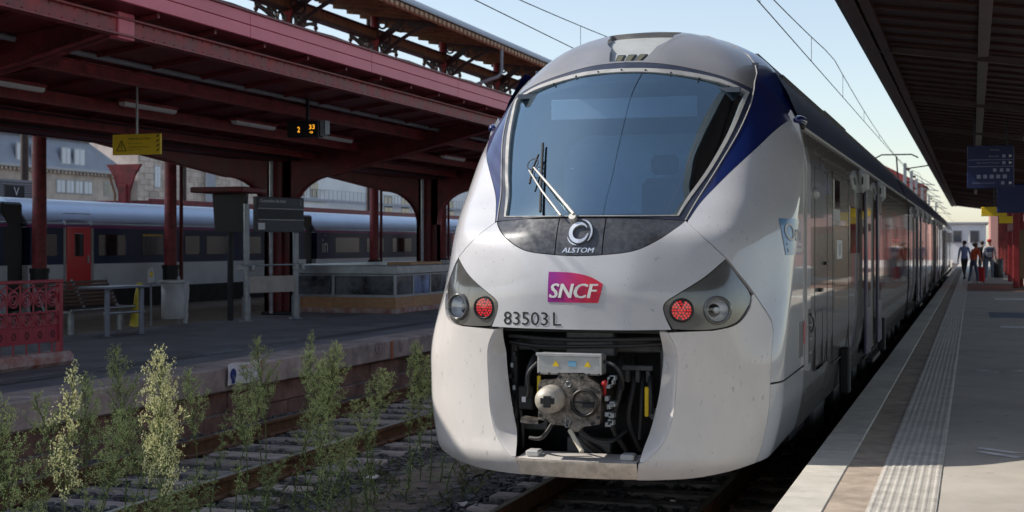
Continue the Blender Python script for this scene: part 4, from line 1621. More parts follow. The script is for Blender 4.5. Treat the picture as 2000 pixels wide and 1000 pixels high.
# ================================================================== red canopy over the far platform
can = thing('platform_canopy', 'long dark red butterfly canopy with pink fascia over the far platform', 'canopy', (-14.2, 27.6, .55))
CY0, CY1 = 1.0, 66.0
def roof_z(x):
    return 4.0 + (abs(x + 14.2)) * (.70 / 5.4)
mb = MB()
mb.prism([(-8.82, 4.70), (-14.2, 4.0), (-19.6, 4.70), (-19.6, 4.78), (-14.2, 4.10), (-8.82, 4.78)], 'Y', CY0, CY1)
mb.build('canopy_roof', M_RED, can, world=True)
me_f = {}
y = 16.2 - 3.84 * 4
while y < 64:
    for row, (z0, z1) in enumerate(((4.69, 4.843), (4.852, 5.0))):
        if row not in me_f:
            m_ = MB(); m_.box(-.05, 0, .006, 3.834, 0, z1 - z0, .004); me_f[row] = m_.mesh('fascia_panel', M_FASCIA)
        put('fascia_panel', me_f[row], can, (-8.75 + 14.2, y - 27.6, z0 - .55))
    y += 3.84
mb = MB(); mb.box(-8.82, -8.80, CY0, CY1, 4.69, 4.99); mb.box(-8.83, -8.72, CY0, CY1, 5.002, 5.03)
mb.build('fascia_backing', M_RED, can, world=True)
mb = MB(); mb.box(-19.66, -19.6, CY0, CY1, 4.66, 4.98); mb.build('rear_fascia', M_RED, can, world=True)
# lengthwise beams
def ibeam(x, z0, z1, w_, m_, nm='purlin'):
    m2 = MB()
    m2.box(x - w_ / 2, x + w_ / 2, CY0 + .1, CY1 - .1, z0, z0 + .022); m2.box(x - w_ / 2, x + w_ / 2, CY0 + .1, CY1 - .1, z1 - .022, z1)
    m2.box(x - .012, x + .012, CY0 + .1, CY1 - .1, z0 + .022, z1 - .022)
    return m2.build(nm, m_, can, world=True)
ibeam(-9.1, 4.39, 4.60, .14, M_RED2)
for x in (-10.85, -12.35, -13.4, -15.2, -17.0, -18.9):
    ibeam(x, roof_z(x) - .22, roof_z(x) - .04, .12, M_RED2 if x > -14 else M_RED)
mb = MB(); mb.box(-14.45, -13.95, CY0 + .1, CY1 - .1, 3.84, 3.99, .02); mb.build('valley_beam', M_RED, can, world=True)
# rafters
me = None
y = CY0 + .4
while y < CY1:
    if me is None:
        m_ = MB()
        m_.prism([(.25, 3.97 - .55), (5.36, 4.635 - .55), (5.36, 4.69 - .55), (.25, 4.02 - .55)], 'Y', -.025, .025)
        me = m_.mesh('rafter', M_RED)
    put('rafter', me, can, (0, y - 27.6, 0))
    y += 1.28
# girders with curved brackets on built-up columns
def girder(yc, column=True):
    arc_r = []
    for i in range(13):
        t = PI / 2 * i / 12
        arc_r.append((.30 + 1.0 * (1 - math.cos(t)), 2.60 + .92 * math.sin(t)))
    right = [(.0, 2.60)] + arc_r + [(5.10, 4.46), (5.10, 4.66), (.0, 3.98)]
    m2 = MB()
    m2.prism([(-14.2 + p[0], p[1]) for p in right], 'Y', yc - .03, yc + .03)
    m2.build('girder', M_RED, can, world=True)
    m2 = MB()
    m2.prism([(-14.2 - p[0], p[1]) for p in right], 'Y', yc - .03, yc + .03)
    m2.build('girder', M_RED, can, world=True)
    # lower flanges that follow the curve
    for sg in (1, -1):
        ln = [(.30, .56)] + arc_r + [(5.10, 4.46)]
        v, f = [], []
        for p in ln:
            v += [(-14.2 + sg * p[0], yc - .13, p[1]), (-14.2 + sg * p[0], yc + .13, p[1]), (-14.2 + sg * (p[0] - .0), yc - .13, p[1] + .018), (-14.2 + sg * p[0], yc + .13, p[1] + .018)]
        k = len(ln)
        for i in range(k - 1):
            a, b_ = 4 * i, 4 * (i + 1)
            f += [(a, a + 1, b_ + 1, b_), (a + 2, b_ + 2, b_ + 3, a + 3), (a, b_, b_ + 2, a + 2), (a + 1, a + 3, b_ + 3, b_ + 1)]
        m2 = MB(); m2.add(v, f); m2.build('girder_flange', M_RED2, can, world=True)
    m2 = MB()
    m2.box(-9.19, -9.06, yc - .16, yc + .16, 4.36, 4.66, .01)
    m2.build('girder_end', M_FASCIA, can, world=True)
    m2 = MB()
    m2.box(-14.48, -13.92, yc - .03, yc + .03, .55, 3.99)
    m2.box(-14.30, -14.10, yc - .12, yc + .12, .55, 3.99, .01)
    col_ = m2.build('column', M_RED, can, world=True)
    m2 = MB(); m2.box(-14.56, -13.84, yc - .2, yc + .2, .55, .62, .02); m2.build('column_foot', M_DARK, can, world=True)
    m2 = MB(); m2.tube([(-14.30, yc - .2, .58), (-14.30, yc - .2, 3.95)], .045, 10); m2.build('downpipe', M_STEEL, can, world=True)
for yc in (13.9, 27.6, 36.4, 50.0):
    girder(yc)
# grey cable conduit with hangers under the roof
mb = MB(); mb.tube([(-10.55, CY0 + 1, 4.43), (-10.55, CY1 - 1, 4.43)], .038, 8); cnd = mb.build('conduit', M_GREY, can, world=True)
me = None
for y in [8 + 1.9 * k for k in range(26)]:
    if me is None:
        m_ = MB(); m_.box(-.008, .008, -.012, .012, 0, .2); m_.box(-.008, .008, .16, .184, 0, .2); me = m_.mesh('conduit_hanger', M_GREY)
    put('conduit_hanger', me, can, (-10.55 + 14.2, y - 27.6, 4.44 - .55))
mb = MB(); mb.tube([(-13.7, CY0 + 1, 3.86), (-13.7, CY1 - 1, 3.86)], .02, 6); mb.tube([(-13.2, CY0 + 1, 4.0), (-13.2, CY1 - 1, 4.0)], .015, 6); mb.build('cable', M_BLACK, can, world=True)

# rivet heads along the front beam and the girders
mb = MB()
y = 9.0
while y < 34:
    for z in (4.43, 4.56):
        mb.box(-9.086, -9.076, y - .012, y + .012, z - .012, z + .012, .004)
    y += .22
for yc in (13.9, 27.6, 36.4):
    for k in range(26):
        x = lerp(-12.9, -9.3, k / 25); z = lerp(3.66, 4.49, k / 25)
        mb.box(x - .012, x + .012, yc - .042, yc - .03, z - .012, z + .012, .004)
o = mb.build('rivet_heads', M_RED2, can, world=True); o['kind'] = 'stuff'
# strip lights
M_TUBE = mat('strip_light_diffuser', (0.80, 0.80, 0.78), 0.4)
ordn = ['first', 'second', 'third', 'fourth', 'fifth', 'sixth', 'seventh', 'eighth']
for k in range(7):
    y = 16.55 + 3.35 * k - .9
    t = thing('strip_light', 'white strip light under the red canopy, %s of its row from the picture edge' % ordn[k], 'strip light', (-12.0, y, 4.12), 0, 'strip lights under the red canopy')
    mb = MB(); mb.box(-.07, .07, -.75, .75, .05, .10, .008); mb.build('housing', M_RED2, t)
    mb = MB(); mb.prism([(-.055, .05), (-.05, .012), (-.025, -.01), (.025, -.01), (.05, .012), (.055, .05)], 'Y', -.72, .72); mb.build('diffuser', M_TUBE, t)
    for yy in (-.5, .5):
        mb = MB(); mb.box(-.01, .01, yy - .01, yy + .01, .10, .17); mb.build('bracket', M_RED, t)

# yellow hanging notice
t = thing('hanging_sign', 'yellow warning sign with triangle hanging on a white rod below the red canopy', 'sign', (-11.5, 17.9, 3.35))
mb = MB(); mb.box(-.40, .40, -.02, .02, 0, .30, .006); mb.build('sign_plate', M_YELLOW, t)
mb = MB(); mb.tube([(0, 0, .30), (0, 0, 1.03)], .018, 8); mb.build('rod', M_LGREY, t)
mb = MB()
for (a, b_) in (((-.325, .06), (-.165, .06)), ((-.165, .06), (-.245, .21)), ((-.245, .21), (-.325, .06))):
    mb.beam((a[0], -.024, a[1]), (b_[0], -.024, b_[1]), .004, .011)
mb.box(-.25, -.24, -.026, -.021, .10, .155); mb.box(-.25, -.24, -.026, -.021, .08, .09)
mb.build('warning_triangle', M_TEXTK, t)
for k in range(4):
    mb = MB(); z = .035 + .068 * k
    mb.add([(.335, -.023, z), (.375, -.023, z + .03), (.375, -.023, z + .055), (.335, -.023, z + .025)], [(0, 1, 2, 3)]); mb.build('stripe', M_TEXTK, t)
text_part('Attention aux trains', .036, .36, (-.13, -.02, .235), (1, 0, 0), (0, 0, 1), M_TEXTK, t, align='LEFT')
text_part('Ne pas traverser', .022, .22, (-.13, -.02, .165), (1, 0, 0), (0, 0, 1), M_TEXTK, t, align='LEFT')
text_part('les voies sans autorisation', .022, .34, (-.13, -.02, .115), (1, 0, 0), (0, 0, 1), M_TEXTK, t, align='LEFT')
text_part('danger de mort', .022, .22, (-.13, -.02, .07), (1, 0, 0), (0, 0, 1), M_TEXTK, t, align='LEFT')

# amber platform display
t = thing('platform_display', 'black platform display with amber digits hanging from the red canopy', 'display', (-10.5, 21.4, 3.83))
mb = MB(); mb.box(-.33, .25, -.10, .10, 0, .27, .012); mb.build('display_case', M_BLACK, t)
mb = MB(); mb.box(.27, .30, -.09, .09, .02, .27, .005); mb.box(.31, .33, -.09, .09, .03, .27, .005); mb.box(.35, .365, -.09, .09, .04, .27, .005); mb.build('cooling_fin', M_GREY, t)
mb = MB(); mb.box(-.02, .03, -.03, .03, .27, .72, .006); mb.build('hanger', M_DARK, t)
M_AMB = mat('amber_digit', (.8, .35, .02), .5, emit=(1, .42, .03), estr=.9)
text_part('2', .09, .045, (-.11, -.10, .125), (1, 0, 0), (0, 0, 1), M_AMB, t, 'digit')
text_part('33', .075, .10, (.13, -.10, .165), (1, 0, 0), (0, 0, 1), M_AMB, t, 'digit')
text_part('o', .03, .06, (.12, -.10, .075), (1, 0, 0), (0, 0, 1), M_AMB, t, 'digit')

# ================================================================== old ornate station hall roof behind the canopy
M_IRON = mat('dark_iron_paint', (0.045, 0.030, 0.030), .55, .1, var=.4, vscale=3)
M_WOOD = mat('brown_roof_boards', (0.17, 0.085, 0.04), .7, var=.45, vscale=3, stretch=(1, 5, 1))
M_SLATE = mat('blue_grey_roof_metal', (0.26, 0.29, 0.34), .45, var=.15, vscale=2)
M_OCHRE = mat('ochre_eave_trim', (0.30, 0.15, 0.075), .7, var=.3, vscale=5)
hall = thing('station_hall', 'old ornate iron station hall roof with arched brackets behind the red canopy', 'station hall', (-18.9, 37.2, .55))
HX = -18.9
HY = [12.0, 18.3, 25.7, 30.9, 37.2, 43.5, 49.9, 56.2, 62.5, 68.8]
HY0, HY1 = 8.0, 76.0
rs = .13
HXE = -19.6
def hall_z(x): return 9.36 + (-16.5 - x) * rs
mb = MB(); mb.prism([(-16.45, 9.345), (HXE, hall_z(HXE)), (HXE, hall_z(HXE) + .16), (-16.45, 9.47)], 'Y', HY0, HY1)
mb.build('hall_roof', [M_WOOD], hall, world=True)
mb = MB(); mb.prism([(-16.36, 9.40), (-16.36, 9.47), (-16.62, 9.66), (-17.3, 10.02), (-18.4, 10.45), (-19.6, 10.7), (-19.6, 9.94), (-16.5, 9.475)], 'Y', HY0, HY1); mb.build('roof_sheet', M_SLATE, hall, world=True)
me = None
y = HY0
k = 0
while y < HY1:
    if me is None:
        m_ = MB(); m_.prism([(2.35, .0 - .10), (-.6, 2.95 * rs - .10), (-.6, 2.95 * rs), (2.35, 0)], 'Y', -.035, .035); me = m_.mesh('roof_rafter', M_WOOD)
    put('roof_rafter', me, hall, (0, y - 37.2, 9.345 + .04 - .05 - .55 + .0))
    y += 1.05
mb = MB(); mb.box(-16.46, -16.40, HY0, HY1, 9.17, 9.34); mb.build('eave_board', M_OCHRE, hall, world=True)
mb = MB()
y = HY0
while y < HY1:
    mb.box(-16.395, -16.33, y, y + .22, 9.19, 9.33, .01)
    y += .40
o = mb.build('eave_blocks', mat('pale_eave_block', (.42, .27, .16), .7, var=.2, vscale=4), hall, world=True); o['kind'] = 'stuff'
mb = MB(); mb.box(HX - .10, HX + .10, HY0, HY1, 8.85, 9.16, .01); mb.build('frieze_beam', M_IRON, hall, world=True)
mb = MB(); mb.box(HX - .16, HX + .16, HY0, HY1, 9.16, 9.20, .01); mb.box(HX - .15, HX + .15, HY0, HY1, 8.81, 8.85, .01); mb.build('frieze_moulding', M_IRON, hall, world=True)
mb = MB(); mb.box(HX + .10, HX + .125, HY0, HY1, 8.89, 9.13); mb.build('frieze_panel', M_WOOD, hall, world=True)
# open scrolled brackets in the plane of the columns
def strip(m2, pts, th, w_):
    """flat bar following points (y, z), th deep and w_ thick"""
    n_ = len(pts)
    v, f = [], []
    for i_ in range(n_):
        a, b_ = pts[max(i_ - 1, 0)], pts[min(i_ + 1, n_ - 1)]
        dy, dz = b_[0] - a[0], b_[1] - a[1]
        L_ = math.hypot(dy, dz) or 1
        ny, nz = -dz / L_ * th / 2, dy / L_ * th / 2
        p = pts[i_]
        v += [(-w_, p[0] + ny, p[1] + nz), (w_, p[0] + ny, p[1] + nz), (w_, p[0] - ny, p[1] - nz), (-w_, p[0] - ny, p[1] - nz)]
    for i_ in range(n_ - 1):
        a, b_ = 4 * i_, 4 * i_ + 4
        for k_ in range(4):
            f.append((a + k_, a + (k_ + 1) % 4, b_ + (k_ + 1) % 4, b_ + k_))
    m2.add(v, f)
def ring(m2, y, z, r_, th, w_=.035, n_=16):
    strip(m2, [(y + r_ * math.cos(2 * PI * k_ / n_), z + r_ * math.sin(2 * PI * k_ / n_)) for k_ in range(n_ + 1)], th, w_)
def arch_bracket():
    m2 = MB()
    arc = [(.14 + 1.75 * (1 - math.cos(PI / 2 * i_ / 14)), 6.95 + 1.20 * math.sin(PI / 2 * i_ / 14)) for i_ in range(15)]
    strip(m2, arc, .10, .045)
    strip(m2, [(.0, 8.26), (1.95, 8.26)], .07, .05)
    strip(m2, [(.12, 6.8), (.12, 8.26)], .07, .05)
    ring(m2, .42, 8.0, .19, .07); ring(m2, .82, 8.10, .11, .06); ring(m2, .33, 7.60, .13, .06); ring(m2, 1.12, 8.15, .07, .05)
    strip(m2, [(.14, 7.35), (.36, 7.45), (.50, 7.68)], .05, .03)
    m2.tube([(0, 1.89, 8.29), (0, 1.89, 8.10)], [.06, .04], 8); m2.ball((0, 1.89, 8.05), .075, 8, 6); m2.tube([(0, 1.89, 8.0), (0, 1.89, 7.86)], [.045, .006], 8)
    m2.ball((0, 1.72, 8.18), .05, 8, 6)
    return m2
def eave_bracket_mesh():
    """from the column out to the eave, drawn in the x-z plane (local x outwards)"""
    m2 = MB()
    cur = [(.1 + 2.15 * (i_ / 12), 7.65 + .98 * math.sin(PI / 2 * i_ / 12) + .10 * (i_ / 12)) for i_ in range(13)]
    strip(m2, cur, .10, .05)
    strip(m2, [(.0, 9.06), (2.3, 8.76)], .10, .05)
    strip(m2, [(.1, 7.5), (.1, 9.1)], .10, .05)
    strip(m2, [(.1, 8.2), (1.0, 8.86)], .22, .04)
    ring(m2, .42, 8.32, .16, .06); ring(m2, .30, 8.80, .14, .06); ring(m2, .95, 8.62, .10, .05); ring(m2, 1.35, 8.70, .07, .05)
    strip(m2, [(1.2, 8.78), (2.2, 8.70)], .16, .04)
    m2.v = [(p[1], p[0], p[2]) for p in m2.v]
    return m2
brk = arch_bracket().mesh('arch_bracket', M_IRON)
eav = eave_bracket_mesh().mesh('eave_bracket', M_IRON)
cols = None
mcol = MB()
mcol.tube([(0, 0, 0), (0, 0, .9)], .19, 12); mcol.tube([(0, 0, .9), (0, 0, 1.0)], .21, 12)
mbase = mcol.mesh('column_base', M_BLACK)
mcol = MB(); mcol.lathe([(.155, .9), (.15, 2), (.14, 6.4), (.17, 6.45), (.17, 6.55), (.14, 6.6), (.13, 8.1), (.20, 8.2), (.20, 8.3), (.13, 8.4), (.13, 9.6)], n=14)
mc = mcol.mesh('hall_column', M_RED2)
mp = MB(); mp.tube([(0, 0, .1), (0, 0, 6.0)], .05, 8); mp = mp.mesh('downpipe', M_RED)
for yc in HY:
    put('hall_column', mc, hall, (0, yc - 37.2, 0)); put('column_base', mbase, hall, (0, yc - 37.2, 0))
    o = put('arch_bracket', brk, hall, (0, yc - 37.2, 0)); o = put('arch_bracket', brk, hall, (0, yc - 37.2, 0)); o.rotation_euler = (0, 0, PI)
    if yc > 26: put('downpipe', mp, hall, (.12, yc - 37.2 + .30, 0))
    put('eave_bracket', eav, hall, (0, yc - 37.2, 0))
    m2 = MB(); m2.tube([(HX, yc, 8.45), (HX + .0, yc + 3.1, 8.52), (HX, yc + 6.2, 8.45)], .02, 5); m2.build('tie_rod', M_IRON, hall, world=True)
mb = MB(); mb.tube([(-16.4, 49.4, 9.25), (-16.4, 49.4, 8.35), (-16.5, 49.3, 8.2), (-18.6, 49.0, 7.5)], .06, 8); mb.build('rainwater_pipe', M_SLATE, hall, world=True)

# unseen roof slab added farther back to block the sun
sun_block_roof = thing('station_hall', 'unseen roof slope added behind the old iron hall to block the sun', 'station hall', (-33.5, 40, -.3))
mb = MB(); mb.prism([(-30, 15.0), (-46, 21.4), (-46, 21.65), (-30, 15.25)], 'Y', -10, 84); mb.build('hall_roof', [M_WOOD], sun_block_roof, world=True)  # added unseen slab that blocks the sun
for y in (0, 12, 24, 36, 48, 60, 72, 82):
    mb = MB(); mb.tube([(-36, y, -.3), (-36, y, 17.3)], .16, 8); mb.build('hall_column', M_IRON, sun_block_roof, world=True)  # added columns under the sun-blocking slab

# ================================================================== grey high-speed train behind the far platform
tgv = thing('high_speed_train', 'silver grey train with magenta line, dark window band and red door behind the far platform', 'train', (-21.2, 27.0, 0))
M_TG = mat('silver_paint_sky_blue', (0.66, 0.80, 1.0), .34, .75, var=.05, vscale=1.2)  # silver paint with the blue of the reflected sky put into the colour
M_TGL = mat('lower_grey_paint', (0.80, 0.85, 0.92), .4, .0, var=.08, vscale=1.5)
M_TGB = mat('window_band', (0.03, 0.045, 0.12), .3, var=.25, vscale=.6, spec=.15)
M_MAG = mat('magenta_line', (0.32, 0.012, 0.22), .4)
M_TGR = mat('red_door_paint', (0.92, 0.016, 0.022), .35, coat=.3)
M_TGW = mat('tinted_window', (0.02, 0.02, 0.024), .08, var=.5, vscale=1.5, spec=.4)
TX = -19.75 + 21.2
tc = [(9.0, 25.75), (26.45, 40.15), (40.85, 56.2), (56.9, 75)]
for (y0, y1) in tc:
    up = [(TX, 2.50), (TX - .06, 2.60), (TX - .20, 2.78), (TX - .38, 2.94), (TX - .66, 3.07), (.3, 3.13), (-.3, 3.13), (-TX, 2.5)]
    mb = MB(); mb.prism(up, 'Y', y0 - 27, y1 - 27, smooth=True); mb.build('upper_body', M_TG, tgv)
    mb = MB(); mb.prism([(TX - .04, .45), (TX, 1.05), (TX, 1.60), (-TX, 1.60), (-TX, .45)], 'Y', y0 - 27, y1 - 27); mb.build('lower_body', M_TGL, tgv)
    mb = MB(); mb.box(-TX + .01, TX - .008, y0 - 27 + .1, y1 - 27 - .1, 1.60, 2.44); mb.build('window_band', M_TGB, tgv)
    mb = MB(); mb.box(TX - .03, TX + .003, y0 - 27, y1 - 27, 2.44, 2.50); mb.build('magenta_line', M_MAG, tgv)
    mb = MB(); mb.box(-1.3, TX - .05, y0 - 27, y1 - 27, .2, .46); mb.box(TX - .04, TX + .004, y0 - 27 + .3, y1 - 27 - .3, .46, 1.0, .01); mb.build('skirt', M_UNDER, tgv)
for (a, b_) in ((25.75, 26.45), (40.15, 40.85), (56.2, 56.9)):
    mb = MB(); mb.box(-1.3, TX - .12, a - 27, b_ - 27, .6, 2.98, .05); mb.build('gangway', M_BLACK, tgv)
for (y0, y1) in ((27.85, 28.78), (53.2, 54.1)):
    mb = MB(); mb.box(TX - .02, TX + .018, y0 - 27, y1 - 27, 1.02, 2.46, .01); d_ = mb.build('door', M_TGR, tgv)
    mb = MB(); mb.box(TX + .01, TX + .024, y0 - 27 + .28, y1 - 27 - .30, 1.78, 2.31, .05); mb.build('door_window', M_SIDEG, d_)
    mb = MB(); mb.box(TX + .015, TX + .05, y1 - 27 - .17, y1 - 27 - .10, 1.62, 1.80, .01); mb.build('door_handle', M_LGREY, d_)
    for a in (y0 - .12, y1 + .02):
        mb = MB(); mb.box(TX - .02, TX + .006, a - 27, a + .10 - 27, 1.0, 2.44); mb.build('door_jamb', M_LGREY, tgv)
    mb = MB(); mb.box(TX - .09, TX - .045, y0 - 27 - .05, y1 - 27 + .05, 2.76, 2.78); mb.box(TX - .05, TX + .004, y0 - 27 - .05, y0 - 27 - .03, 2.5, 2.62); mb.box(TX - .05, TX + .004, y1 - 27 + .03, y1 - 27 + .05, 2.5, 2.62); mb.build('door_frame_line', M_TGL, tgv)
for (a, b_) in ((26.75, 27.5), (29.1, 30.25), (30.95, 31.95), (33.0, 33.75), (34.1, 35.4), (36.1, 37.2), (37.9, 39.2), (42.3, 44.2), (44.8, 46.3), (47.1, 48.9), (49.6, 51.2), (20.2, 21.5), (22.0, 23.4), (24.0, 25.3)):
    mb = MB(); mb.box(TX - .03, TX + .002, a - 27, b_ - 27, 1.78, 2.30, .02); mb.build('window', M_TGW, tgv)
mb = MB(); mb.box(TX - .02, TX + .008, 31.0 - 27, 31.9 - 27, 2.27, 2.31); mb.build('yellow_line', M_YELLOW, tgv)
text_part('in', .42, .40, (TX, 41.5 - 27, 2.02), (0, 1, 0), (0, 0, 1), M_TEXTW, tgv, off=.012)
mb = MB(); mb.box(TX - .01, TX + .01, 41.35 - 27, 41.65 - 27, 2.32, 2.39, .01); mb.build('brand_mark', mat('faint_blue', (.12, .16, .24), .5), tgv)
text_part('TGV', .10, .5, (TX, 36.6 - 27, 1.32), (0, 1, 0), (0, 0, 1), M_GREY, tgv, off=.004)

# ---- second canopy roof beyond the train and small structures there
t = thing('far_canopy', 'low red brown canopy roof edge seen above the silver train', 'canopy', (-28, 60, 0))
mb = MB(); mb.prism([(-25.6, 3.40), (-33, 3.40), (-33, 3.50), (-25.6, 3.50)], 'Y', 40.5, 95); mb.build('roof', M_RED, t, world=True)
mb = MB(); mb.box(-25.6, -25.52, 40.5, 95, 3.36, 3.56, .01); mb.build('fascia', M_RED2, t, world=True)
for y in (46, 54, 62, 70, 78, 86, 94):
    mb = MB(); mb.tube([(-29, y, .3), (-29, y, 3.45)], .12, 10); mb.build('post', M_RED, t, world=True)
t = thing('iron_post', 'riveted red iron post with flared head beyond the silver train', 'post', (-24.6, 37.6, 0))
mb = MB()
mb.box(-.14, .14, -.14, .14, 0, 3.9, .02)
mb.prism([(.12, 3.2), (.20, 3.7), (.36, 4.15), (.6, 4.5), (-.6, 4.5), (-.36, 4.15), (-.2, 3.7), (-.12, 3.2)], 'Y', -.06, .06)
mb.build('shaft', M_RED2, t)
mb = MB(); mb.tube([(-.2, -.2, .2), (-.2, -.2, 3.6), (-.42, -.2, 4.2)], .035, 8); mb.build('pipe', M_OCHRE, t)
for nm, x, y, w_, lab in (('iron_post', -25, 33.9, .09, 'slim dark red post behind the silver train nearest the stone house corner'), ('iron_post', -25, 31.1, .10, 'slim dark red post with pale lamp box beyond the silver train')):
    t = thing(nm, lab, 'post', (x, y, 0))
    mb = MB(); mb.box(-w_, w_, -w_, w_, 0, 6.2, .01); mb.build('shaft', M_RED2, t)
    mb = MB(); mb.box(-w_ - .02, w_ + .02, -w_ - .02, w_ + .02, 3.9, 4.6, .01); mb.build('sleeve', M_RED, t)
t = thing('slatted_cabin', 'grey slatted cabin wall above the silver train at the picture edge', 'cabin', (-30, 34, 0))
mb = MB(); mb.box(-34, -30.05, 30, 40.5, 0, 4.2); mb.build('wall', M_GREY, t, world=True)
me = None
for k in range(14):
    if me is None:
        m_ = MB(); m_.prism([(0, 0), (.05, .01), (.05, .03), (0, .075)], 'Y', -4, 6.6); me = m_.mesh('slat', M_GREY)
    put('slat', me, t, (-.05, 0, 3.0 + .085 * k))
t = thing('platform_sign', 'small black sign with a white letter V above the silver train', 'sign', (-26, 34.2, 3.0))
mb = MB(); mb.box(-.04, .04, -.42, .42, .40, .74, .01); mb.build('board', M_BLACK, t)
mb = MB(); mb.tube([(0, 0, -3), (0, 0, .4)], .04, 8); mb.build('pole', M_GREY, t)
text_part('V', .24, .24, (.04, .05, .57), (0, 1, 0), (0, 0, 1), M_TEXTW, t)

# ================================================================== buildings beyond
M_STONEW = mat('pale_sandstone', (0.62, 0.52, 0.45), .85, var=.22, vscale=.7, bump=.3, bscale=6, per_obj=.12)
M_MANS = mat('grey_zinc_roof', (0.31, 0.335, 0.40), .5, var=.12, vscale=.8)
M_SHUT = mat('white_shutter', (0.82, 0.84, 0.88), .5)
M_WGLASS = mat('house_window_glass', (0.05, 0.06, 0.08), .08, coat=.6)
def window(par, x, y0, y1, z0, z1, m_=M_SHUT):
    m2 = MB(); m2.box(x - .05, x + .06, y0 - .12, y1 + .12, z0 - .12, z1 + .12, .03); w_ = m2.build('window', M_LGREY, par, world=True)
    m2 = MB(); m2.box(x + .0, x + .075, y0, y1, z0, z1, .01); p_ = m2.build('pane', m_, par, world=True)
    # keep panes as sub-parts of their window
    p_.parent = w_
    m2 = MB(); m2.box(x + .02, x + .09, (y0 + y1) / 2 - .03, (y0 + y1) / 2 + .03, z0, z1); q_ = m2.build('mullion', M_LGREY, par, world=True); q_.parent = w_
    return w_
bx = -70
b1 = thing('mansard_building', 'sandstone building with grey mansard roof and white shuttered windows beyond the silver train', 'building', (bx, 85, 0))
mb = MB(); mb.box(bx - 14, bx, 55, 107.2, -.3, 8.0); mb.build('wall', M_STONEW, b1, world=True)
mb = MB(); mb.prism([(bx + .3, 8.25), (bx - .6, 10.6), (bx - 13, 10.6), (bx - 14, 8.25)], 'Y', 55, 102.6); rf = mb.build('roof', M_MANS, b1, world=True)
mb = MB(); v = [(bx + .3, 102.6, 8.25), (bx + .3, 107.4, 8.25), (bx - .6, 102.6, 10.6), (bx - 13, 102.6, 10.6), (bx - 14, 102.6, 8.25), (bx - 14, 107.4, 8.25)]
mb.add(v, [(0, 1, 2), (1, 5, 3, 2), (3, 5, 4)]); mb.build('hipped_roof', M_MANS, b1, world=True)
mb = MB(); mb.box(bx - 13, bx - .3, 55, 102.8, 10.6, 10.85, .05); mb.box(bx - 12, bx - 1.0, 55, 101, 10.85, 11.7); mb.build('roof_coping', M_LGREY, b1, world=True)
mb = MB(); mb.box(bx - 14, bx + .55, 55, 107.5, 8.0, 8.25, .05); mb.build('cornice', M_LGREY, b1, world=True)
me = None
y = 80
while y < 107:
    if me is None: m_ = MB(); m_.box(0, .4, 0, .22, -.22, 0, .02); me = m_.mesh('cornice_block', M_STONEW)
    put('cornice_block', me, b1, (.02, y - 85, 8.0)); y += .5
for (a, c_) in ((88.2, 89.2), (92.2, 93.2), (94.1, 95.1), (97.9, 98.95), (99.6, 100.9)):
    window(b1, bx + .12, a, c_, 8.62, 9.85)
for (a, c_) in ((86, 87.1), (87.6, 88.7), (97.4, 98.4), (98.7, 99.6), (99.9, 100.8), (101.1, 102.1), (104, 104.8), (105.6, 106.3)):
    window(b1, bx, a, c_, 6.3, 7.25, M_SHUT if a < 103 else M_WGLASS)
b2 = thing('stone_building', 'pale sandstone block building with drainpipe beyond the silver train', 'building', (bx + 1, 120, 0))
mb = MB(); mb.box(bx - 15, bx + .95, 107.6, 136.5, -.3, 13.0); mb.build('wall', M_STONEW, b2, world=True)
random.seed(9)
me = None
for r_ in range(12):
    y = 107.8 + (r_ % 2) * .75
    z = 5.2 + r_ * .52
    while y < 136:
        if me is None: m_ = MB(); m_.box(0, .08, .02, 1.44, .02, .50, .02); me = m_.mesh('stone_block', M_STONEW)
        if not (125.4 < y + .7 < 128.5 and 7.1 < z < 9.1) and y + 1.46 < 136.6:
            put('stone_block', me, b2, (-.06 + random.uniform(-.015, .015), y - 120, z))
        y += 1.5
window(b2, bx + 1.0, 126.1, 126.75, 7.5, 8.8, M_WGLASS); window(b2, bx + 1.0, 127.1, 127.8, 7.5, 8.8, M_WGLASS)
window(b2, bx + 1.0, 110.2, 111.0, 7.2, 9.0); window(b2, bx + 1.0, 112.4, 113.2, 7.2, 9.0)
mb = MB(); mb.box(bx + 1.0, bx + 1.15, 118.8, 120.6, 4, 12); mb.build('pilaster', M_MANS, b2, world=True)
mb = MB(); mb.tube([(bx + 1.25, 118.6, 2), (bx + 1.25, 118.6, 12.6)], .09, 8); mb.build('drainpipe', M_LGREY, b2, world=True)
mb = MB(); mb.box(bx + .9, bx + 1.2, 107.6, 136.5, 5.75, 5.95, .03); mb.build('string_course', M_STONEW, b2, world=True)
b3 = thing('white_building', 'bright white modern building with railings behind the red canopy columns', 'building', (bx - 4, 158, 0))
M_WB = mat('white_render', (.82, .83, .84), .7, var=.08, vscale=.5)
mb = MB(); mb.box(bx - 20, bx - 4, 137.5, 156, -.3, 13.2); mb.box(bx - 22, bx - 6, 156, 172, -.3, 12.2); mb.box(bx - 24, bx - 5, 172, 235, -.3, 13.0); mb.build('wall', M_WB, b3, world=True)
mb = MB(); mb.box(bx - 4.05, bx - 3.6, 137.5, 212, 7.15, 7.5, .02); mb.build('ledge', M_MANS, b3, world=True)
me = None
for k in range(62):
    if me is None: m_ = MB(); m_.box(-.03, .03, -.04, .04, 0, 1.1); me = m_.mesh('railing_bar', M_LGREY)
    put('railing_bar', me, b3, (.3, 138 - 158 + k * 1.2, 7.5))
mb = MB(); mb.box(bx - 3.75, bx - 3.65, 137.5, 212, 8.58, 8.64); mb.build('hand_rail', M_LGREY, b3, world=True)
for y in (141, 144.5, 148, 151.5):
    window(b3, bx - 4.0, y, y + 2.0, 7.7, 9.4, M_WGLASS)
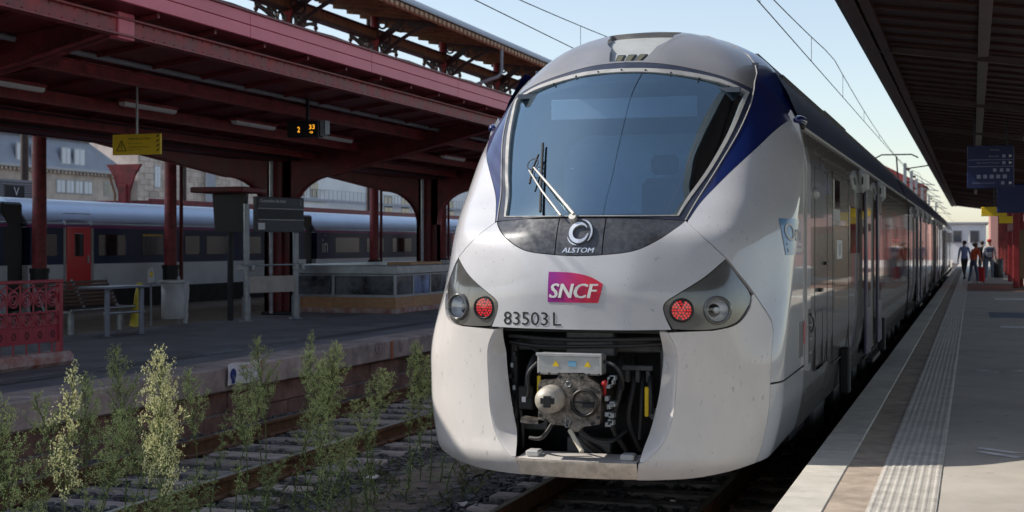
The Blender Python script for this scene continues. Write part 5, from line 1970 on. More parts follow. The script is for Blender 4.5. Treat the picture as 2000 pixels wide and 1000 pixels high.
for y in (176, 182, 188, 194, 200):
    window(b3, bx - 5.0, y, y + 2.6, 6.0, 8.6, M_WGLASS)

# ================================================================== things on the far platform
# ornamental red railing on a stone kerb
M_RAILP = mat('railing_red_paint', (0.33, 0.030, 0.050), .45, var=.12, vscale=6, coat=.2)
M_KERB = mat('flaking_kerb', (0.36, 0.32, 0.30), .85, var=.4, vscale=5, bump=.5, bscale=20, tint=(.33, .11, .08))
t = thing('ornamental_railing', 'red cast iron railing with scrollwork standing on a flaking stone kerb', 'railing', (-10.85, 15.15, .55))
mb = MB(); mb.box(-.22, .12, -3.4, .18, 0, .17, .05); mb.build('kerb', M_KERB, t)
mb = MB(); mb.box(-.05, .05, -3.4, .04, 1.03, 1.07, .01); mb.build('top_rail', M_RAILP, t)
for z in (.66, .30, .50):
    mb = MB(); mb.box(-.02, .02, -3.4, 0, z, z + .022, .004); mb.build('rail_bar', M_RAILP, t)
mb = MB(); mb.box(-.035, .035, -.035, .035, .0, 1.04, .006); mb.build('end_post', M_RAILP, t)
def spiral(cy, cz, r0, r1, t0, turns, n=26, flip=1):
    return [(0, cy + flip * lerp(r0, r1, i / n) * math.cos(t0 + turns * 2 * PI * i / n), cz + lerp(r0, r1, i / n) * math.sin(t0 + turns * 2 * PI * i / n)) for i in range(n + 1)]
m_ = MB()
for z in (.845, .585):
    m_.tube(spiral(-.115, z, .098, .022, 0, 1.75), .013, 6)
    m_.tube([(0, -.115 + .10 * math.cos(q), z + .10 * math.sin(q)) for q in [2 * PI * k / 20 for k in range(20)]], .010, 6, close=True)
m_.tube([(0, -.235, .30), (0, -.235, 1.03)], .011, 6)
m_.tube([(0, -.235, 1.0), (0, -.18, .975), (0, -.115, .955), (0, -.05, .975), (0, 0, 1.0)], .009, 6)
sc_me = m_.mesh('scroll_panel', M_RAILP)
m_ = MB(); m_.box(-.008, .008, -.235, 0, .30, .50); pl_me = m_.mesh('plate', M_RAILP)
m_ = MB()
for k in range(6):
    q = 2 * PI * k / 6
    c_, s_ = math.cos(q), math.sin(q)
    base = Vector((.0095, -.118, .40))
    pts = [(.012, 0), (.035, .014), (.055, 0), (.035, -.014)]
    m_.add([base + Vector((0, p[0] * c_ - p[1] * s_, p[0] * s_ + p[1] * c_)) for p in pts], [(0, 1, 2, 3)])
fl_me = m_.mesh('pierced_flower', M_SHELL)
m_ = MB(); m_.tube([(0, -.118, .16), (0, -.118, .30)], .011, 6); ft_me = m_.mesh('foot_bar', M_RAILP)
for k in range(13):
    for nm, me in (('scroll_panel', sc_me), ('plate', pl_me), ('pierced_flower', fl_me), ('foot_bar', ft_me)):
        put(nm, me, t, (0, -.25 * k - .03, 0))

# slatted bench
M_BSLAT = mat('bench_wood', (0.10, 0.045, 0.028), .55, var=.3, vscale=8, per_obj=.15, stretch=(6, 1, 6))
t = thing('bench', 'brown slatted bench with steel ends beside the red railing', 'bench', (-14.3, 20.9, .55))
for k in range(7):
    mb = MB(); z = .45 + .062 * k; x = -.28 - .035 * k
    mb.box(x - .012, x + .012, -.95, 1.15, z, z + .050, .004); mb.build('back_slat', M_BSLAT, t)
for k in range(5):
    mb = MB(); mb.box(-.24 + .085 * k, -.17 + .085 * k, -.95, 1.15, .40, .425, .004); mb.build('seat_slat', M_BSLAT, t)
for y in (-.95, .15, 1.15):
    mb = MB(); mb.beam((-.26, y, .40), (-.53, y, .90), .04, .035); mb.beam((-.28, y, .39), (.24, y, .39), .04, .035); mb.build('seat_frame', M_STEEL, t)
for y in (-.6, .85):
    mb = MB(); mb.tube([(-.02, y, 0), (-.02, y, .39)], .06, 10); mb.build('leg', M_STEEL, t)
mb = MB(); mb.tube([(.25, -.97, .42), (.25, 1.17, .42)], .02, 8); mb.build('front_rail', M_STEEL, t)

# high leaning table
M_TBL = mat('blue_grey_steel', (0.22, 0.24, 0.30), .4, .3, var=.1, vscale=6)
t = thing('leaning_table', 'grey steel leaning table in front of the slatted bench', 'table', (-13.4, 20.4, .55))
mb = MB(); mb.box(-.42, .16, -.62, .68, .78, .815, .012); mb.build('table_top', M_TBL, t)
for (x, y) in ((0, -.42), (.08, .46)):
    mb = MB(); mb.tube([(x, y, 0), (x, y, .78)], .045, 12); mb.build('leg', M_TBL, t)
    mb = MB(); mb.box(x - .08, x + .08, y - .08, y + .08, 0, .012, .004); mb.build('foot_plate', M_TBL, t)
mb = MB(); mb.tube([(0, -.5, .38), (.08, .54, .38)], .022, 8); mb.build('foot_rail', M_STEEL, t)

# yellow bag on the bench end
M_YBAG = mat('yellow_bag', (0.62, 0.50, 0.05), .5, var=.15, vscale=9, bump=.6, bscale=18)
def crumpled(name, pts_fn, m_, parent, nu=14, nv=10, seed=1):
    random.seed(seed)
    v, f = [], []
    for j in range(nv + 1):
        for i in range(nu):
            p = pts_fn(i / nu, j / nv)
            n_ = _nz.noise(Vector(p) * 9 + Vector((seed, 0, 0))) * .03
            v.append((p[0] * (1 + n_ * 3), p[1] * (1 + n_ * 3), p[2] + n_))
    for j in range(nv):
        for i in range(nu):
            f.append((j * nu + i, j * nu + (i + 1) % nu, (j + 1) * nu + (i + 1) % nu, (j + 1) * nu + i))
    mm = MB(); mm.add(v, f, 0, True); mm.add(v[-nu:], [tuple(range(nu))], 0)
    return mm.build(name, m_, parent)
t = thing('yellow_bag', 'yellow plastic bag hanging behind the leaning table', 'bag', (-14.05, 21.85, .62))
crumpled('bag_body', lambda a, b_: ((.12 - .07 * b_) * math.cos(2 * PI * a), (.14 - .09 * b_) * math.sin(2 * PI * a) + .10 * b_, .75 * b_), M_YBAG, t, seed=4)

# litter bin with a hanging plastic bag
t = thing('litter_bin', 'pale grey cylindrical litter bin with a loose plastic bag under the red column', 'bin', (-14.2, 23.3, .55))
mb = MB(); mb.lathe([(.19, .12), (.21, .15), (.215, .80), (.20, .80)], n=24); mb.build('bin_body', M_LGREY, t)
mb = MB(); mb.lathe([(.24, .79), (.25, .815), (.24, .84), (.20, .84), (.19, .80)], n=24); mb.build('bin_rim', M_LGREY, t)
mb = MB(); mb.tube([(-.02, .24, 0), (-.02, .24, .9)], .03, 8); mb.build('post', M_STEEL, t)
M_PBAG = mat('white_plastic_bag', (0.5, 0.5, 0.5), .35, var=.15, vscale=14, bump=.8, bscale=20)
crumpled('plastic_bag', lambda a, b_: ((.05 + .06 * b_) * math.cos(2 * PI * a) + .13, (.05 + .07 * b_) * math.sin(2 * PI * a) + .20 - .04 * b_, .02 + .80 * b_), M_PBAG, t, seed=7)

t = thing('round_top_sign', 'small white round topped sign with a yellow dot beside the litter bin', 'sign', (-14.45, 22.95, .55))
mb = MB(); mb.tube([(0, 0, 0), (0, 0, .80)], .02, 8); mb.build('post', M_GREY, t)
mb = MB()
pl_ = [(-.10, .80), (.10, .80), (.10, .98)] + [(.10 * math.cos(q), .98 + .10 * math.sin(q)) for q in [PI * k / 10 for k in range(1, 10)]] + [(-.10, .98)]
mb.prism(pl_, 'X', -.01, .01); mb.build('plate', M_LGREY, t)
mb = MB(); mb.lathe([(.0001, .012), (.055, .012), (.055, .008)], (0, 0, .95), 'X', 18); mb.build('yellow_dot', M_YELLOW, t)
mb = MB(); mb.box(-.02, .02, -.16, .16, .775, .80, .004); mb.build('shelf', M_GREY, t)

# train composition board
M_BOARD = mat('charcoal_board', (0.060, 0.062, 0.068), .45, var=.1, vscale=4)
t = thing('composition_board', 'grey train composition board on two steel posts with a pale lower panel', 'notice board', (-13.3, 25.5, .55), -math.atan2(.39, 1.34))
for y in (-.70, .70):
    mb = MB(); mb.tube([(0, y, 0), (0, y, .48)], .085, 14); mb.tube([(0, y, .48), (0, y, 2.3)], .06, 14); mb.build('post', M_STEEL, t)
    mb = MB(); mb.lathe([(.14, 0), (.14, .012), (.09, .02)], (0, y, 0), n=16); mb.build('foot_plate', M_STEEL, t)
mb = MB(); mb.box(.02, .12, -.55, .82, 1.75, 2.45, .012); bd = mb.build('board', M_BOARD, t)
mb = MB(); mb.box(.12, .135, -.52, .80, 2.235, 2.43, .005); mb.build('header_strip', M_BOARD, t)
mb = MB(); mb.box(.12, .15, -.52, .80, 2.205, 2.225, .004); mb.box(.12, .15, -.52, .80, 1.985, 2.005, .004); mb.build('divider', M_LGREY, t)
for z0, z1 in ((2.015, 2.195),):
    mb = MB(); mb.box(.121, .126, -.50, .78, z0, z1); mb.build('slot', M_BLACK, t)
mb = MB(); mb.box(.12, .128, -.50, -.32, 1.80, 1.93); mb.build('paper_notice', M_WHITE, t)
text_part('Composition des trains', .085, .72, (.135, -.46, 2.36), (0, 1, 0), (0, 0, 1), M_TEXTW, t, align='LEFT')
text_part('i', .12, .04, (.135, .70, 2.34), (0, 1, 0), (0, 0, 1), M_GREY, t)
mb = MB(); mb.tube([(.08, -.98, 1.10), (.08, .82, 1.10)], .020, 8); mb.build('rail', M_STEEL, t)
for y in (-.95, -.62, .62, .80):
    mb = MB(); mb.box(.03, .12, y - .04, y + .04, 1.0, 1.1, .01); mb.build('rail_clamp', M_LGREY, t)
mb = MB(); mb.box(-.02, .03, -.64, .64, .55, .88, .006); mb.build('lower_panel', mat('pale_steel_sheet', (0.42, 0.39, 0.35), .45, .35, var=.15, vscale=4), t)

t = thing('display_case', 'black display case with overhanging dark top behind the composition board', 'display case', (-14.0, 25.1, .55))
mb = MB(); mb.prism([(-.30, 1.75), (.30, 1.75), (.36, 2.5), (-.36, 2.5)], 'Y', -.08, .08); mb.build('case', M_BLACK, t)
mb = MB(); mb.box(-.62, .55, -.5, .5, 2.52, 2.63, .02); mb.build('top', M_RED, t)
mb = MB(); mb.tube([(0, 0, 0), (0, 0, 1.75)], .06, 10); mb.build('post', M_DARK, t)

# glazed stair enclosure
M_PIC = mat('dark_glazed_picture', (0.12, 0.125, 0.135), .12, var=.9, vscale=2.4, spec=.5, detail=8)
M_PIC2 = mat('blue_glazed_picture', (0.20, 0.26, 0.42), .14, var=.8, vscale=2.2, spec=.5, detail=8)
M_PLY = mat('varnished_panel', (0.46, 0.25, 0.12), .5, var=.2, vscale=5, per_obj=.08, stretch=(1, 1, 4))
M_ALU = mat('brushed_aluminium', (0.42, 0.45, 0.48), .35, .6, var=.15, vscale=5)
ex0, ex1, ey0, ey1 = -14.9, -11.92, 28.6, 39.0
t = thing('stair_enclosure', 'glazed stair enclosure with wooden plinth panels and aluminium capping on the far platform', 'enclosure', (-13.4, 33, .55))
mb = MB(); mb.box(ex0 - .05, ex1 + .05, ey0 - .05, ey1 + .05, .55, .66, .01); mb.build('footing', M_KERB, t, world=True)
mb = MB(); mb.box(ex0 + .06, ex1 - .06, ey0 + .06, ey1 - .06, .66, 1.5); mb.build('core', M_BLACK, t, world=True)
for k in range(4):
    a = lerp(ex0, ex1, k / 4); c_ = lerp(ex0, ex1, (k + 1) / 4)
    mb = MB(); mb.box(a + .004, c_ - .004, ey0, ey0 + .04, .66, .90, .004); mb.build('plinth_panel', M_PLY, t, world=True)
for k in range(10):
    a = lerp(ey0, ey1, k / 10); c_ = lerp(ey0, ey1, (k + 1) / 10)
    mb = MB(); mb.box(ex1 - .04, ex1, a + .004, c_ - .004, .66, .90, .004); mb.build('plinth_panel', M_PLY, t, world=True)
    mb = MB(); mb.box(ex1 - .02, ex1 - .01, a + .06, c_ - .06, .96, 1.36); mb.build('glazed_panel', M_PIC2 if k in (1, 4, 5, 8) else M_PIC, t, world=True)
    mb = MB(); mb.box(ex1 - .04, ex1 + .004, a - .035, a + .035, .90, 1.40, .004); mb.build('mullion', M_ALU, t, world=True)
for k in range(2):
    a = lerp(ex0, ex1, k / 2); c_ = lerp(ex0, ex1, (k + 1) / 2)
    mb = MB(); mb.box(a + .06, c_ - .06, ey0 + .01, ey0 + .02, .96, 1.36); mb.build('glazed_panel', M_PIC, t, world=True)
    mb = MB(); mb.box(a - .035, a + .035, ey0 - .004, ey0 + .04, .90, 1.40, .004); mb.build('mullion', M_ALU, t, world=True)
mb = MB(); mb.box(ex1 - .035, ex1 + .006, ey0 - .006, ey0 + .04, .90, 1.40, .004); mb.build('mullion', M_ALU, t, world=True)
for (z0, z1) in ((.90, .955), (1.365, 1.40)):
    mb = MB(); mb.box(ex0, ex1 + .002, ey0 - .002, ey0 + .03, z0, z1, .004); mb.build('glazing_bar', M_ALU, t, world=True)
    mb = MB(); mb.box(ex1 - .03, ex1 + .002, ey0 + .03, ey1, z0, z1, .004); mb.build('glazing_bar', M_ALU, t, world=True)
mb = MB(); mb.box(ex0 - .04, ex1 + .05, ey0 - .05, ey1 + .05, 1.40, 1.60, .02); mb.build('capping', M_ALU, t, world=True)
mb = MB(); mb.box(ex1 - .55, ex1 + .02, ey0 + .8, ey0 + 2.8, 1.60, 1.66, .01); mb.build('wooden_lid', M_PLY, t, world=True)

# warning sheet hung over the platform edge
t = thing('warning_sheet', 'white and blue warning sheet hung on the platform edge above the weeds', 'sign', (XL + .02, 15.9, .325))
mb = MB()
v, f = [], []
for j in range(6):
    for i in range(13):
        y = lerp(-.45, .45, i / 12); z = lerp(.0, .26, j / 5)
        v.append((.012 + .012 * math.sin(i * .9 + j * .5), y, z + .01 * math.sin(i * .7) - .0 * y))
for j in range(5):
    for i in range(12):
        f.append((j * 13 + i, j * 13 + i + 1, j * 13 + i + 14, j * 13 + i + 13))
mb.add(v, f, 0, True)
o = mb.build('sheet', mat('plastic_sheet', (.85, .82, .84), .5), t)
mb = MB()
mb.lathe([(.0001, .028), (.075, .028)], (0, -.33, .13), 'X', 18)
mb.box(.027, .029, -.37, -.29, .02, .08)
mb.build('blue_symbol', mat('symbol_blue', (.02, .04, .22), .5), t)
text_part('DANGER', .05, .30, (.026, .05, .20), (0, 1, 0), (0, 0, 1), mat('pale_red_letter', (.55, .18, .18), .5), t, off=.004)
text_part('Port du gilet', .035, .30, (.026, .05, .12), (0, 1, 0), (0, 0, 1), mat('faint_letter', (.40, .38, .45), .5), t, off=.004)
text_part('obligatoire', .035, .26, (.026, .05, .06), (0, 1, 0), (0, 0, 1), bpy.data.materials['faint_letter'], t, off=.004)
for k in range(4):
    mb = MB(); mb.add([(.029, .36, .03 + .06 * k), (.029, .43, .055 + .06 * k), (.029, .43, .085 + .06 * k), (.029, .36, .06 + .06 * k)], [(0, 1, 2, 3)]); mb.build('red_stripe', bpy.data.materials['pale_red_letter'], t)

# ================================================================== canopy over the near platform
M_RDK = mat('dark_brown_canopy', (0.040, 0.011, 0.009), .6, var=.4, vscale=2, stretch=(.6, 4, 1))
M_RDK2 = mat('canopy_edge_paint', (0.06, 0.019, 0.015), .5, var=.4, vscale=3)
M_CBAR = mat('pale_canopy_bar', (0.13, 0.095, 0.09), .5, var=.2, vscale=3)
rc = thing('platform_canopy', 'dark brown canopy with slender cross beams over the near platform', 'canopy', (3.2, 40, .48))
RY0, RY1 = -22.0, 98.0
CE = -1.31
def rz_(x): return 4.68 - (x + 1.31) * .135
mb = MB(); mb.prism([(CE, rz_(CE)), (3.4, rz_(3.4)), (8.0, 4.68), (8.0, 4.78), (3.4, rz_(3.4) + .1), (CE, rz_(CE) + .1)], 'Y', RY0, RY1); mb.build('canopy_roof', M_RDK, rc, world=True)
mb = MB(); mb.box(CE - .05, CE, RY0, RY1, 4.57, 4.82, .01); mb.build('fascia', M_DARK, rc, world=True)
mb = MB(); mb.box(CE, CE + .14, RY0, RY1, 4.565, 4.605, .005); mb.box(CE + .18, CE + .29, RY0, RY1, rz_(CE + .23) - .08, rz_(CE + .23) - .012); mb.build('edge_beam', M_RDK2, rc, world=True)
me = None
y = RY0 + .35
while y < RY1:
    if me is None:
        m_ = MB(); m_.prism([(-1.2, rz_(-1.2) - .035), (3.3, rz_(3.3) - .035), (3.3, rz_(3.3) - .004), (-1.2, rz_(-1.2) - .004)], 'Y', 0, .05); me = m_.mesh('batten', M_RDK2)
    put('batten', me, rc, (-3.2, y - 40, -.48)); y += .72
me = None
for k in range(-5, 14):
    y = 12.8 + 6.4 * k
    if me is None:
        m_ = MB(); m_.prism([(-1.22, rz_(-1.22) - .07), (3.3, rz_(3.3) - .10), (3.3, rz_(3.3) - .004), (-1.22, rz_(-1.22) - .004)], 'Y', 0, .012)
        m_.prism([(-1.22, rz_(-1.22) - .085), (3.3, rz_(3.3) - .115), (3.3, rz_(3.3) - .10), (-1.22, rz_(-1.22) - .07)], 'Y', -.025, .04); me = m_.mesh('cross_beam', M_CBAR)
    put('cross_beam', me, rc, (-3.2, y - 40, -.48))
for k in range(8):
    y = 25.6 + 6.4 * 1.0 * k * 1.6
    mb = MB(); mb.box(1.55, 1.80, y - .12, y + .12, .48, rz_(1.7), .02); mb.build('column', M_RED2, rc, world=True) if y > 55 else None
# long pale cable tray broken by the beams
for k in range(-5, 9):
    y0 = 12.95 + 6.4 * k
    mb = MB(); mb.box(.06, .19, y0, y0 + 5.9, rz_(.14) - .07, rz_(.14) - .006, .006); mb.build('cable_tray', M_CBAR, rc, world=True)

# blue direction sign
M_BSIGN = mat('dark_blue_sign', (0.012, 0.022, 0.095), .4, var=.08, vscale=3)
t = thing('direction_sign', 'dark blue direction sign with pictograms hanging under the near canopy', 'sign', (.33, 28.0, 3.1))
mb = MB(); mb.box(-.43, .40, -.04, .04, 0, .80, .01); mb.build('panel', M_BSIGN, t)
mb = MB(); mb.tube([(-.3, 0, .8), (-.3, 0, 1.45)], .015, 6); mb.tube([(.28, 0, .8), (.28, 0, 1.38)], .015, 6); mb.build('hanger', M_DARK, t)
M_SGT = mat('pale_sign_print', (.30, .32, .42), .5)
text_part('Sortie', .035, .16, (.06, -.04, .72), (1, 0, 0), (0, 0, 1), M_SGT, t)
text_part('Accueil', .040, .18, (.04, -.04, .60), (1, 0, 0), (0, 0, 1), M_SGT, t)
text_part('Salle Grand Voyageur', .038, .42, (-.05, -.04, .475), (1, 0, 0), (0, 0, 1), M_SGT, t)
text_part('Autres transports', .040, .40, (-.14, -.04, .10), (1, 0, 0), (0, 0, 1), M_SGT, t)
for z in (.53, .405):
    mb = MB(); mb.box(-.42, .39, -.044, -.040, z, z + .008); mb.build('rule', M_SGT, t)
for k in range(5):
    mb = MB(); mb.box(-.26 + .115 * k, -.19 + .115 * k, -.045, -.040, .185, .255, .01); mb.build('pictogram', M_SGT, t)
for (x, z) in ((.22, .445), (.20, .07), (.22, .57), (.06, .31), (.18, .31), (.29, .31)):
    mb = MB(); mb.box(x - .03, x + .03, -.045, -.040, z, z + .06, .01); mb.build('pictogram', M_SGT, t)
for z in (.57, .445, .07):
    mb = MB(); mb.add([(.31, -.044, z), (.37, -.044, z + .03), (.31, -.044, z + .06)], [(0, 1, 2)]); mb.build('arrow', M_TEXTW, t)
t = thing('platform_display', 'dark blue departure screen behind the hanging direction sign', 'display', (1.25, 33.0, 2.75))
mb = MB(); mb.box(-.75, .8, -.1, .1, 0, .62, .02); mb.build('case', M_BSIGN, t)
mb = MB(); mb.tube([(0, 0, .6), (0, 0, 1.64)], .04, 8); mb.build('hanger', M_DARK, t)
for (x, y, z, w_, h_, lab) in ((.55, 41, 2.83, .66, .25, 'long yellow hanging sign under the near canopy'), (.98, 47, 2.72, .40, .22, 'short yellow hanging sign beyond the longer yellow one')):
    t = thing('yellow_sign', lab, 'sign', (x, y, z))
    mb = MB(); mb.box(-w_ / 2, w_ / 2, -.05, .05, 0, h_, .01); mb.build('panel', M_YELLOW, t)
    mb = MB(); mb.tube([(0, 0, h_), (0, 0, h_ + 1.45)], .02, 6); mb.build('rod', M_DARK, t)
for (x, y, z, lab) in ((.82, 22.5, 3.62, 'pale platform loudspeaker above the blue sign'), (.95, 24.5, 3.30, 'small pale camera under the near canopy beside the blue sign')):
    t = thing('loudspeaker', lab, 'loudspeaker', (x, y, z))
    mb = MB(); mb.lathe([(.03, .12), (.05, .1), (.10, 0), (.085, 0), (.0001, .06)], (0, 0, 0), 'Y', 16); mb.build('horn', M_LGREY, t)
    mb = MB(); mb.tube([(0, -.05, .02), (0, -.05, .9)], .02, 6); mb.build('bracket', M_LGREY, t)

# red shelter at the far right
M_RKI = mat('shelter_red', (0.26, 0.022, 0.028), .45, var=.15, vscale=3)
t = thing('platform_shelter', 'red framed platform shelter with brown panels beside the standing travellers', 'shelter', (2.3, 62, .48))
mb = MB(); mb.box(1.40, 1.62, 55.0, 55.3, .48, 3.6, .02); mb.box(1.40, 1.55, 55.3, 64.0, 2.6, 2.9, .02); mb.box(1.42, 1.60, 63.8, 64.0, .48, 3.4, .02); mb.build('frame', M_RKI, t, world=True)
mb = MB(); mb.box(1.45, 1.52, 55.32, 57.2, .70, 2.05, .01); mb.build('red_panel', mat('bright_red_panel', (.45, .02, .03), .4), t, world=True)
mb = MB(); mb.box(1.62, 3.2, 55.05, 55.15, .8, 2.6, .01); mb.build('brown_panel', mat('brown_glass', (.16, .10, .05), .3), t, world=True)
mb = MB(); mb.box(1.62, 3.2, 55.03, 55.2, 2.6, 2.9, .01); mb.build('lintel', M_RKI, t, world=True)

# buildings and masts far down the line
M_PINK = mat('pink_render', (.52, .26, .22), .8, var=.1, vscale=.3)
b = thing('pink_building', 'pink rendered building at the far end of the platform', 'building', (3, 165, 0))
mb = MB(); mb.box(1.8, 18, 160, 180, -.3, 7.6); mb.build('wall', M_PINK, b, world=True)
mb = MB(); mb.prism([(1.2, 7.6), (18.5, 7.6), (10, 11)], 'Y', 159.5, 180.5); mb.build('roof', M_RED2, b, world=True)
for k in range(4):
    mb = MB(); mb.box(3 + 2.6 * k, 4.2 + 2.6 * k, 159.9, 160.02, 3.8, 5.8, .02); w_ = mb.build('window', M_WHITE, b, world=True)
    mb = MB(); mb.box(3.1 + 2.6 * k, 4.1 + 2.6 * k, 159.86, 160.0, 3.9, 5.7); p_ = mb.build('pane', M_WGLASS, b, world=True); p_.parent = w_
b = thing('end_building', 'pale building closing the view at the end of the tracks', 'building', (-8, 210, 0))
mb = MB(); mb.box(-6, 1.6, 190, 205, -.3, 4.7); mb.build('wall', M_WB, b, world=True)
mb = MB(); mb.box(-6.3, 1.9, 189.7, 205.3, 4.7, 4.95, .03); mb.build('coping', M_LGREY, b, world=True)
for k in range(3):
    mb = MB(); mb.box(-4.6 + 2.1 * k, -3.4 + 2.1 * k, 189.9, 190.02, 2.3, 3.9, .02); w_ = mb.build('window', M_LGREY, b, world=True)
    mb = MB(); mb.box(-4.5 + 2.1 * k, -3.5 + 2.1 * k, 189.86, 190.0, 2.4, 3.8); p_ = mb.build('pane', M_WGLASS, b, world=True); p_.parent = w_
b = thing('brick_building', 'reddish building beyond the end of the grey train', 'building', (-20, 250, 0))
mb = MB(); mb.box(-22, -7.5, 240, 256, -.3, 11.5); mb.build('wall', mat('red_brick_wall', (.35, .15, .11), .85, var=.15, vscale=.5), b, world=True)
mb = MB(); mb.prism([(-22.5, 11.5), (-7, 11.5), (-14.7, 15.5)], 'Y', 239.5, 256.5); mb.build('roof', M_RED2, b, world=True)
for k in range(5):
    mb = MB(); mb.box(-20.5 + 2.6 * k, -19.1 + 2.6 * k, 239.9, 240.02, 7.0, 9.4, .02); w_ = mb.build('window', M_WHITE, b, world=True)
    mb = MB(); mb.box(-20.4 + 2.6 * k, -19.2 + 2.6 * k, 239.86, 240.0, 7.1, 9.3); p_ = mb.build('pane', M_WGLASS, b, world=True); p_.parent = w_

# catenary: wires and masts
M_WIRE = mat('catenary_wire', (0.03, 0.032, 0.035), .5, .5)
def wire_run(xc, label, zc=5.55, zm=6.25, y0=-15, y1=260, span=50, r_=.009):
    t = thing('overhead_line', label, 'overhead line', (xc, 0, 0))
    mb = MB(); mb.tube([(0, y, zc) for y in (y0, 100, y1)], r_, 5); mb.build('contact_wire', M_WIRE, t)
    pts = []
    for k in range(140):
        y = lerp(y0, y1, k / 139); q = ((y + 20) % span) / span
        pts.append((0, y, zm - .55 * 4 * q * (1 - q)))
    mb = MB(); mb.tube(pts, r_, 5); mb.build('carrier_wire', M_WIRE, t)
    y = y0 + 2
    while y < 160:
        q = ((y + 20) % span) / span
        mb = MB(); mb.tube([(0, y, zc), (0, y, zm - .55 * 4 * q * (1 - q))], .005, 4); mb.build('dropper', M_WIRE, t)
        y += 6.5
    return t
wire_run(-7.06, 'overhead contact and carrier wires above the empty weedy track', 5.70, 6.35)
wire_run(-2.7615, 'overhead contact and carrier wires above the grey train', 5.35, 5.95)
def mast(x, y, arm, lab, hgt=8.5):
    t = thing('catenary_mast', lab, 'mast', (x, y, -.25))
    mb = MB(); mb.box(-.12, .12, -.14, .14, 0, hgt, .02); mb.build('post', M_GREY, t)
    mb = MB(); mb.tube([(0, 0, hgt - 1.4), (arm, 0, hgt - 1.7)], .04, 6); mb.tube([(0, 0, hgt - .4), (arm * .9, 0, hgt - 1.65)], .03, 6); mb.build('bracket', M_GREY, t)
    for z in (hgt - 1.45, hgt - .45):
        mb = MB(); mb.tube([(arm * .06, 0, z), (arm * .16, 0, z - .03)], .09, 8); mb.build('insulator', mat('brown_insulator', (.16, .06, .03), .3) if 'brown_insulator' not in bpy.data.materials else bpy.data.materials['brown_insulator'], t)
for k, (x, y, a_) in enumerate(((-4.9, 112, 2.2), (-4.9, 124, 2.2), (-5.1, 140, 2.2), (-5.2, 160, 2.2), (-5.2, 185, 2.2), (-5.2, 220, 2.2))):
    mast(x, y, a_, 'grey catenary mast beyond the end of the train, %s from the platform end' % ordn[k])
mb_t = thing('insulated_arm', 'thin registration arm on the wires above the grey train', 'catenary arm', (-2.76, 66, 5.5))
mb = MB(); mb.tube([(-.1, 0, -.05), (1.0, 0, .1), (2.6, 0, .35)], .03, 6); mb.build('arm', M_WIRE, mb_t)
# small tree in the distance behind the train's end
M_LEAF = mat('tree_leaf', (0.05, 0.09, 0.03), .7, var=.4, vscale=2)
t = thing('small_tree', 'small green tree rising behind the last carriages', 'tree', (-6.4, 150, -.3))
mb = MB(); mb.tube([(0, 0, 0), (.1, 0, 2.2), (0, .1, 4.4)], [.18, .13, .05], 8)
for k in range(6):
    q = k * 1.1; mb.tube([(0, 0, 2.4 + .3 * k), (.9 * math.cos(q), .9 * math.sin(q), 3.6 + .35 * k)], [.06, .02], 6)
mb.build('trunk', M_WOOD, t)
mb = MB(); random.seed(31)
for k in range(1400):
    q, p = random.random() * 2 * PI, math.acos(random.uniform(-1, 1)); r_ = random.random() ** .4
    c_ = Vector((1.7 * r_ * math.sin(p) * math.cos(q), 1.7 * r_ * math.sin(p) * math.sin(q), 5.0 + 2.0 * r_ * math.cos(p)))
    if _nz.noise(c_ * 1.1) < -.12: continue
    d1 = Vector((random.uniform(-1, 1), random.uniform(-1, 1), random.uniform(-1, 1))).normalized() * .13; d2 = d1.cross(Vector((random.uniform(-1, 1), random.uniform(-1, 1), .3))).normalized() * .09
    mb.add([c_ - d1, c_ + d2, c_ + d1, c_ - d2], [(0, 1, 2, 3)])
mb.build('crown', M_LEAF, t)

# ================================================================== travellers far down the platform
def person(label, loc, rz, joints, regions, mats, hair):
    """one skinned body from joint positions; regions(face centre) -> material index"""
    me = bpy.data.meshes.new('person')
    names = list(joints)
    vs = [joints[k][0] for k in names]
    idx = {k: i for i, k in enumerate(names)}
    ed = [(idx[joints[k][2]], idx[k]) for k in names if joints[k][2]]
    me.from_pydata(vs, ed, [])
    o = bpy.data.objects.new('person', me)
    COL.objects.link(o)
    sk = o.modifiers.new('skin', 'SKIN')
    for i, k in enumerate(names):
        r_ = joints[k][1]
        me.skin_vertices[0].data[i].radius = r_ if isinstance(r_, tuple) else (r_, r_)
        me.skin_vertices[0].data[i].use_root = (k == 'pelvis')
    ss = o.modifiers.new('sub', 'SUBSURF'); ss.levels = 2; ss.render_levels = 2
    dg = bpy.context.evaluated_depsgraph_get()
    m2 = bpy.data.meshes.new_from_object(o.evaluated_get(dg))
    bpy.data.objects.remove(o)
    m2.materials.clear()
    for m_ in mats: m2.materials.append(m_)
    for p in m2.polygons:
        p.material_index = regions(p.center); p.use_smooth = True
    t = put('person', m2, None, loc)
    t.rotation_euler = (0, 0, rz)
    tag(t, label, 'person')
    hm, hc, hr, hs = hair
    mb = MB(); mb.ball(hc, hr, 14, 10, sc=hs); mb.build(hm, mats[-1], t)
    return t
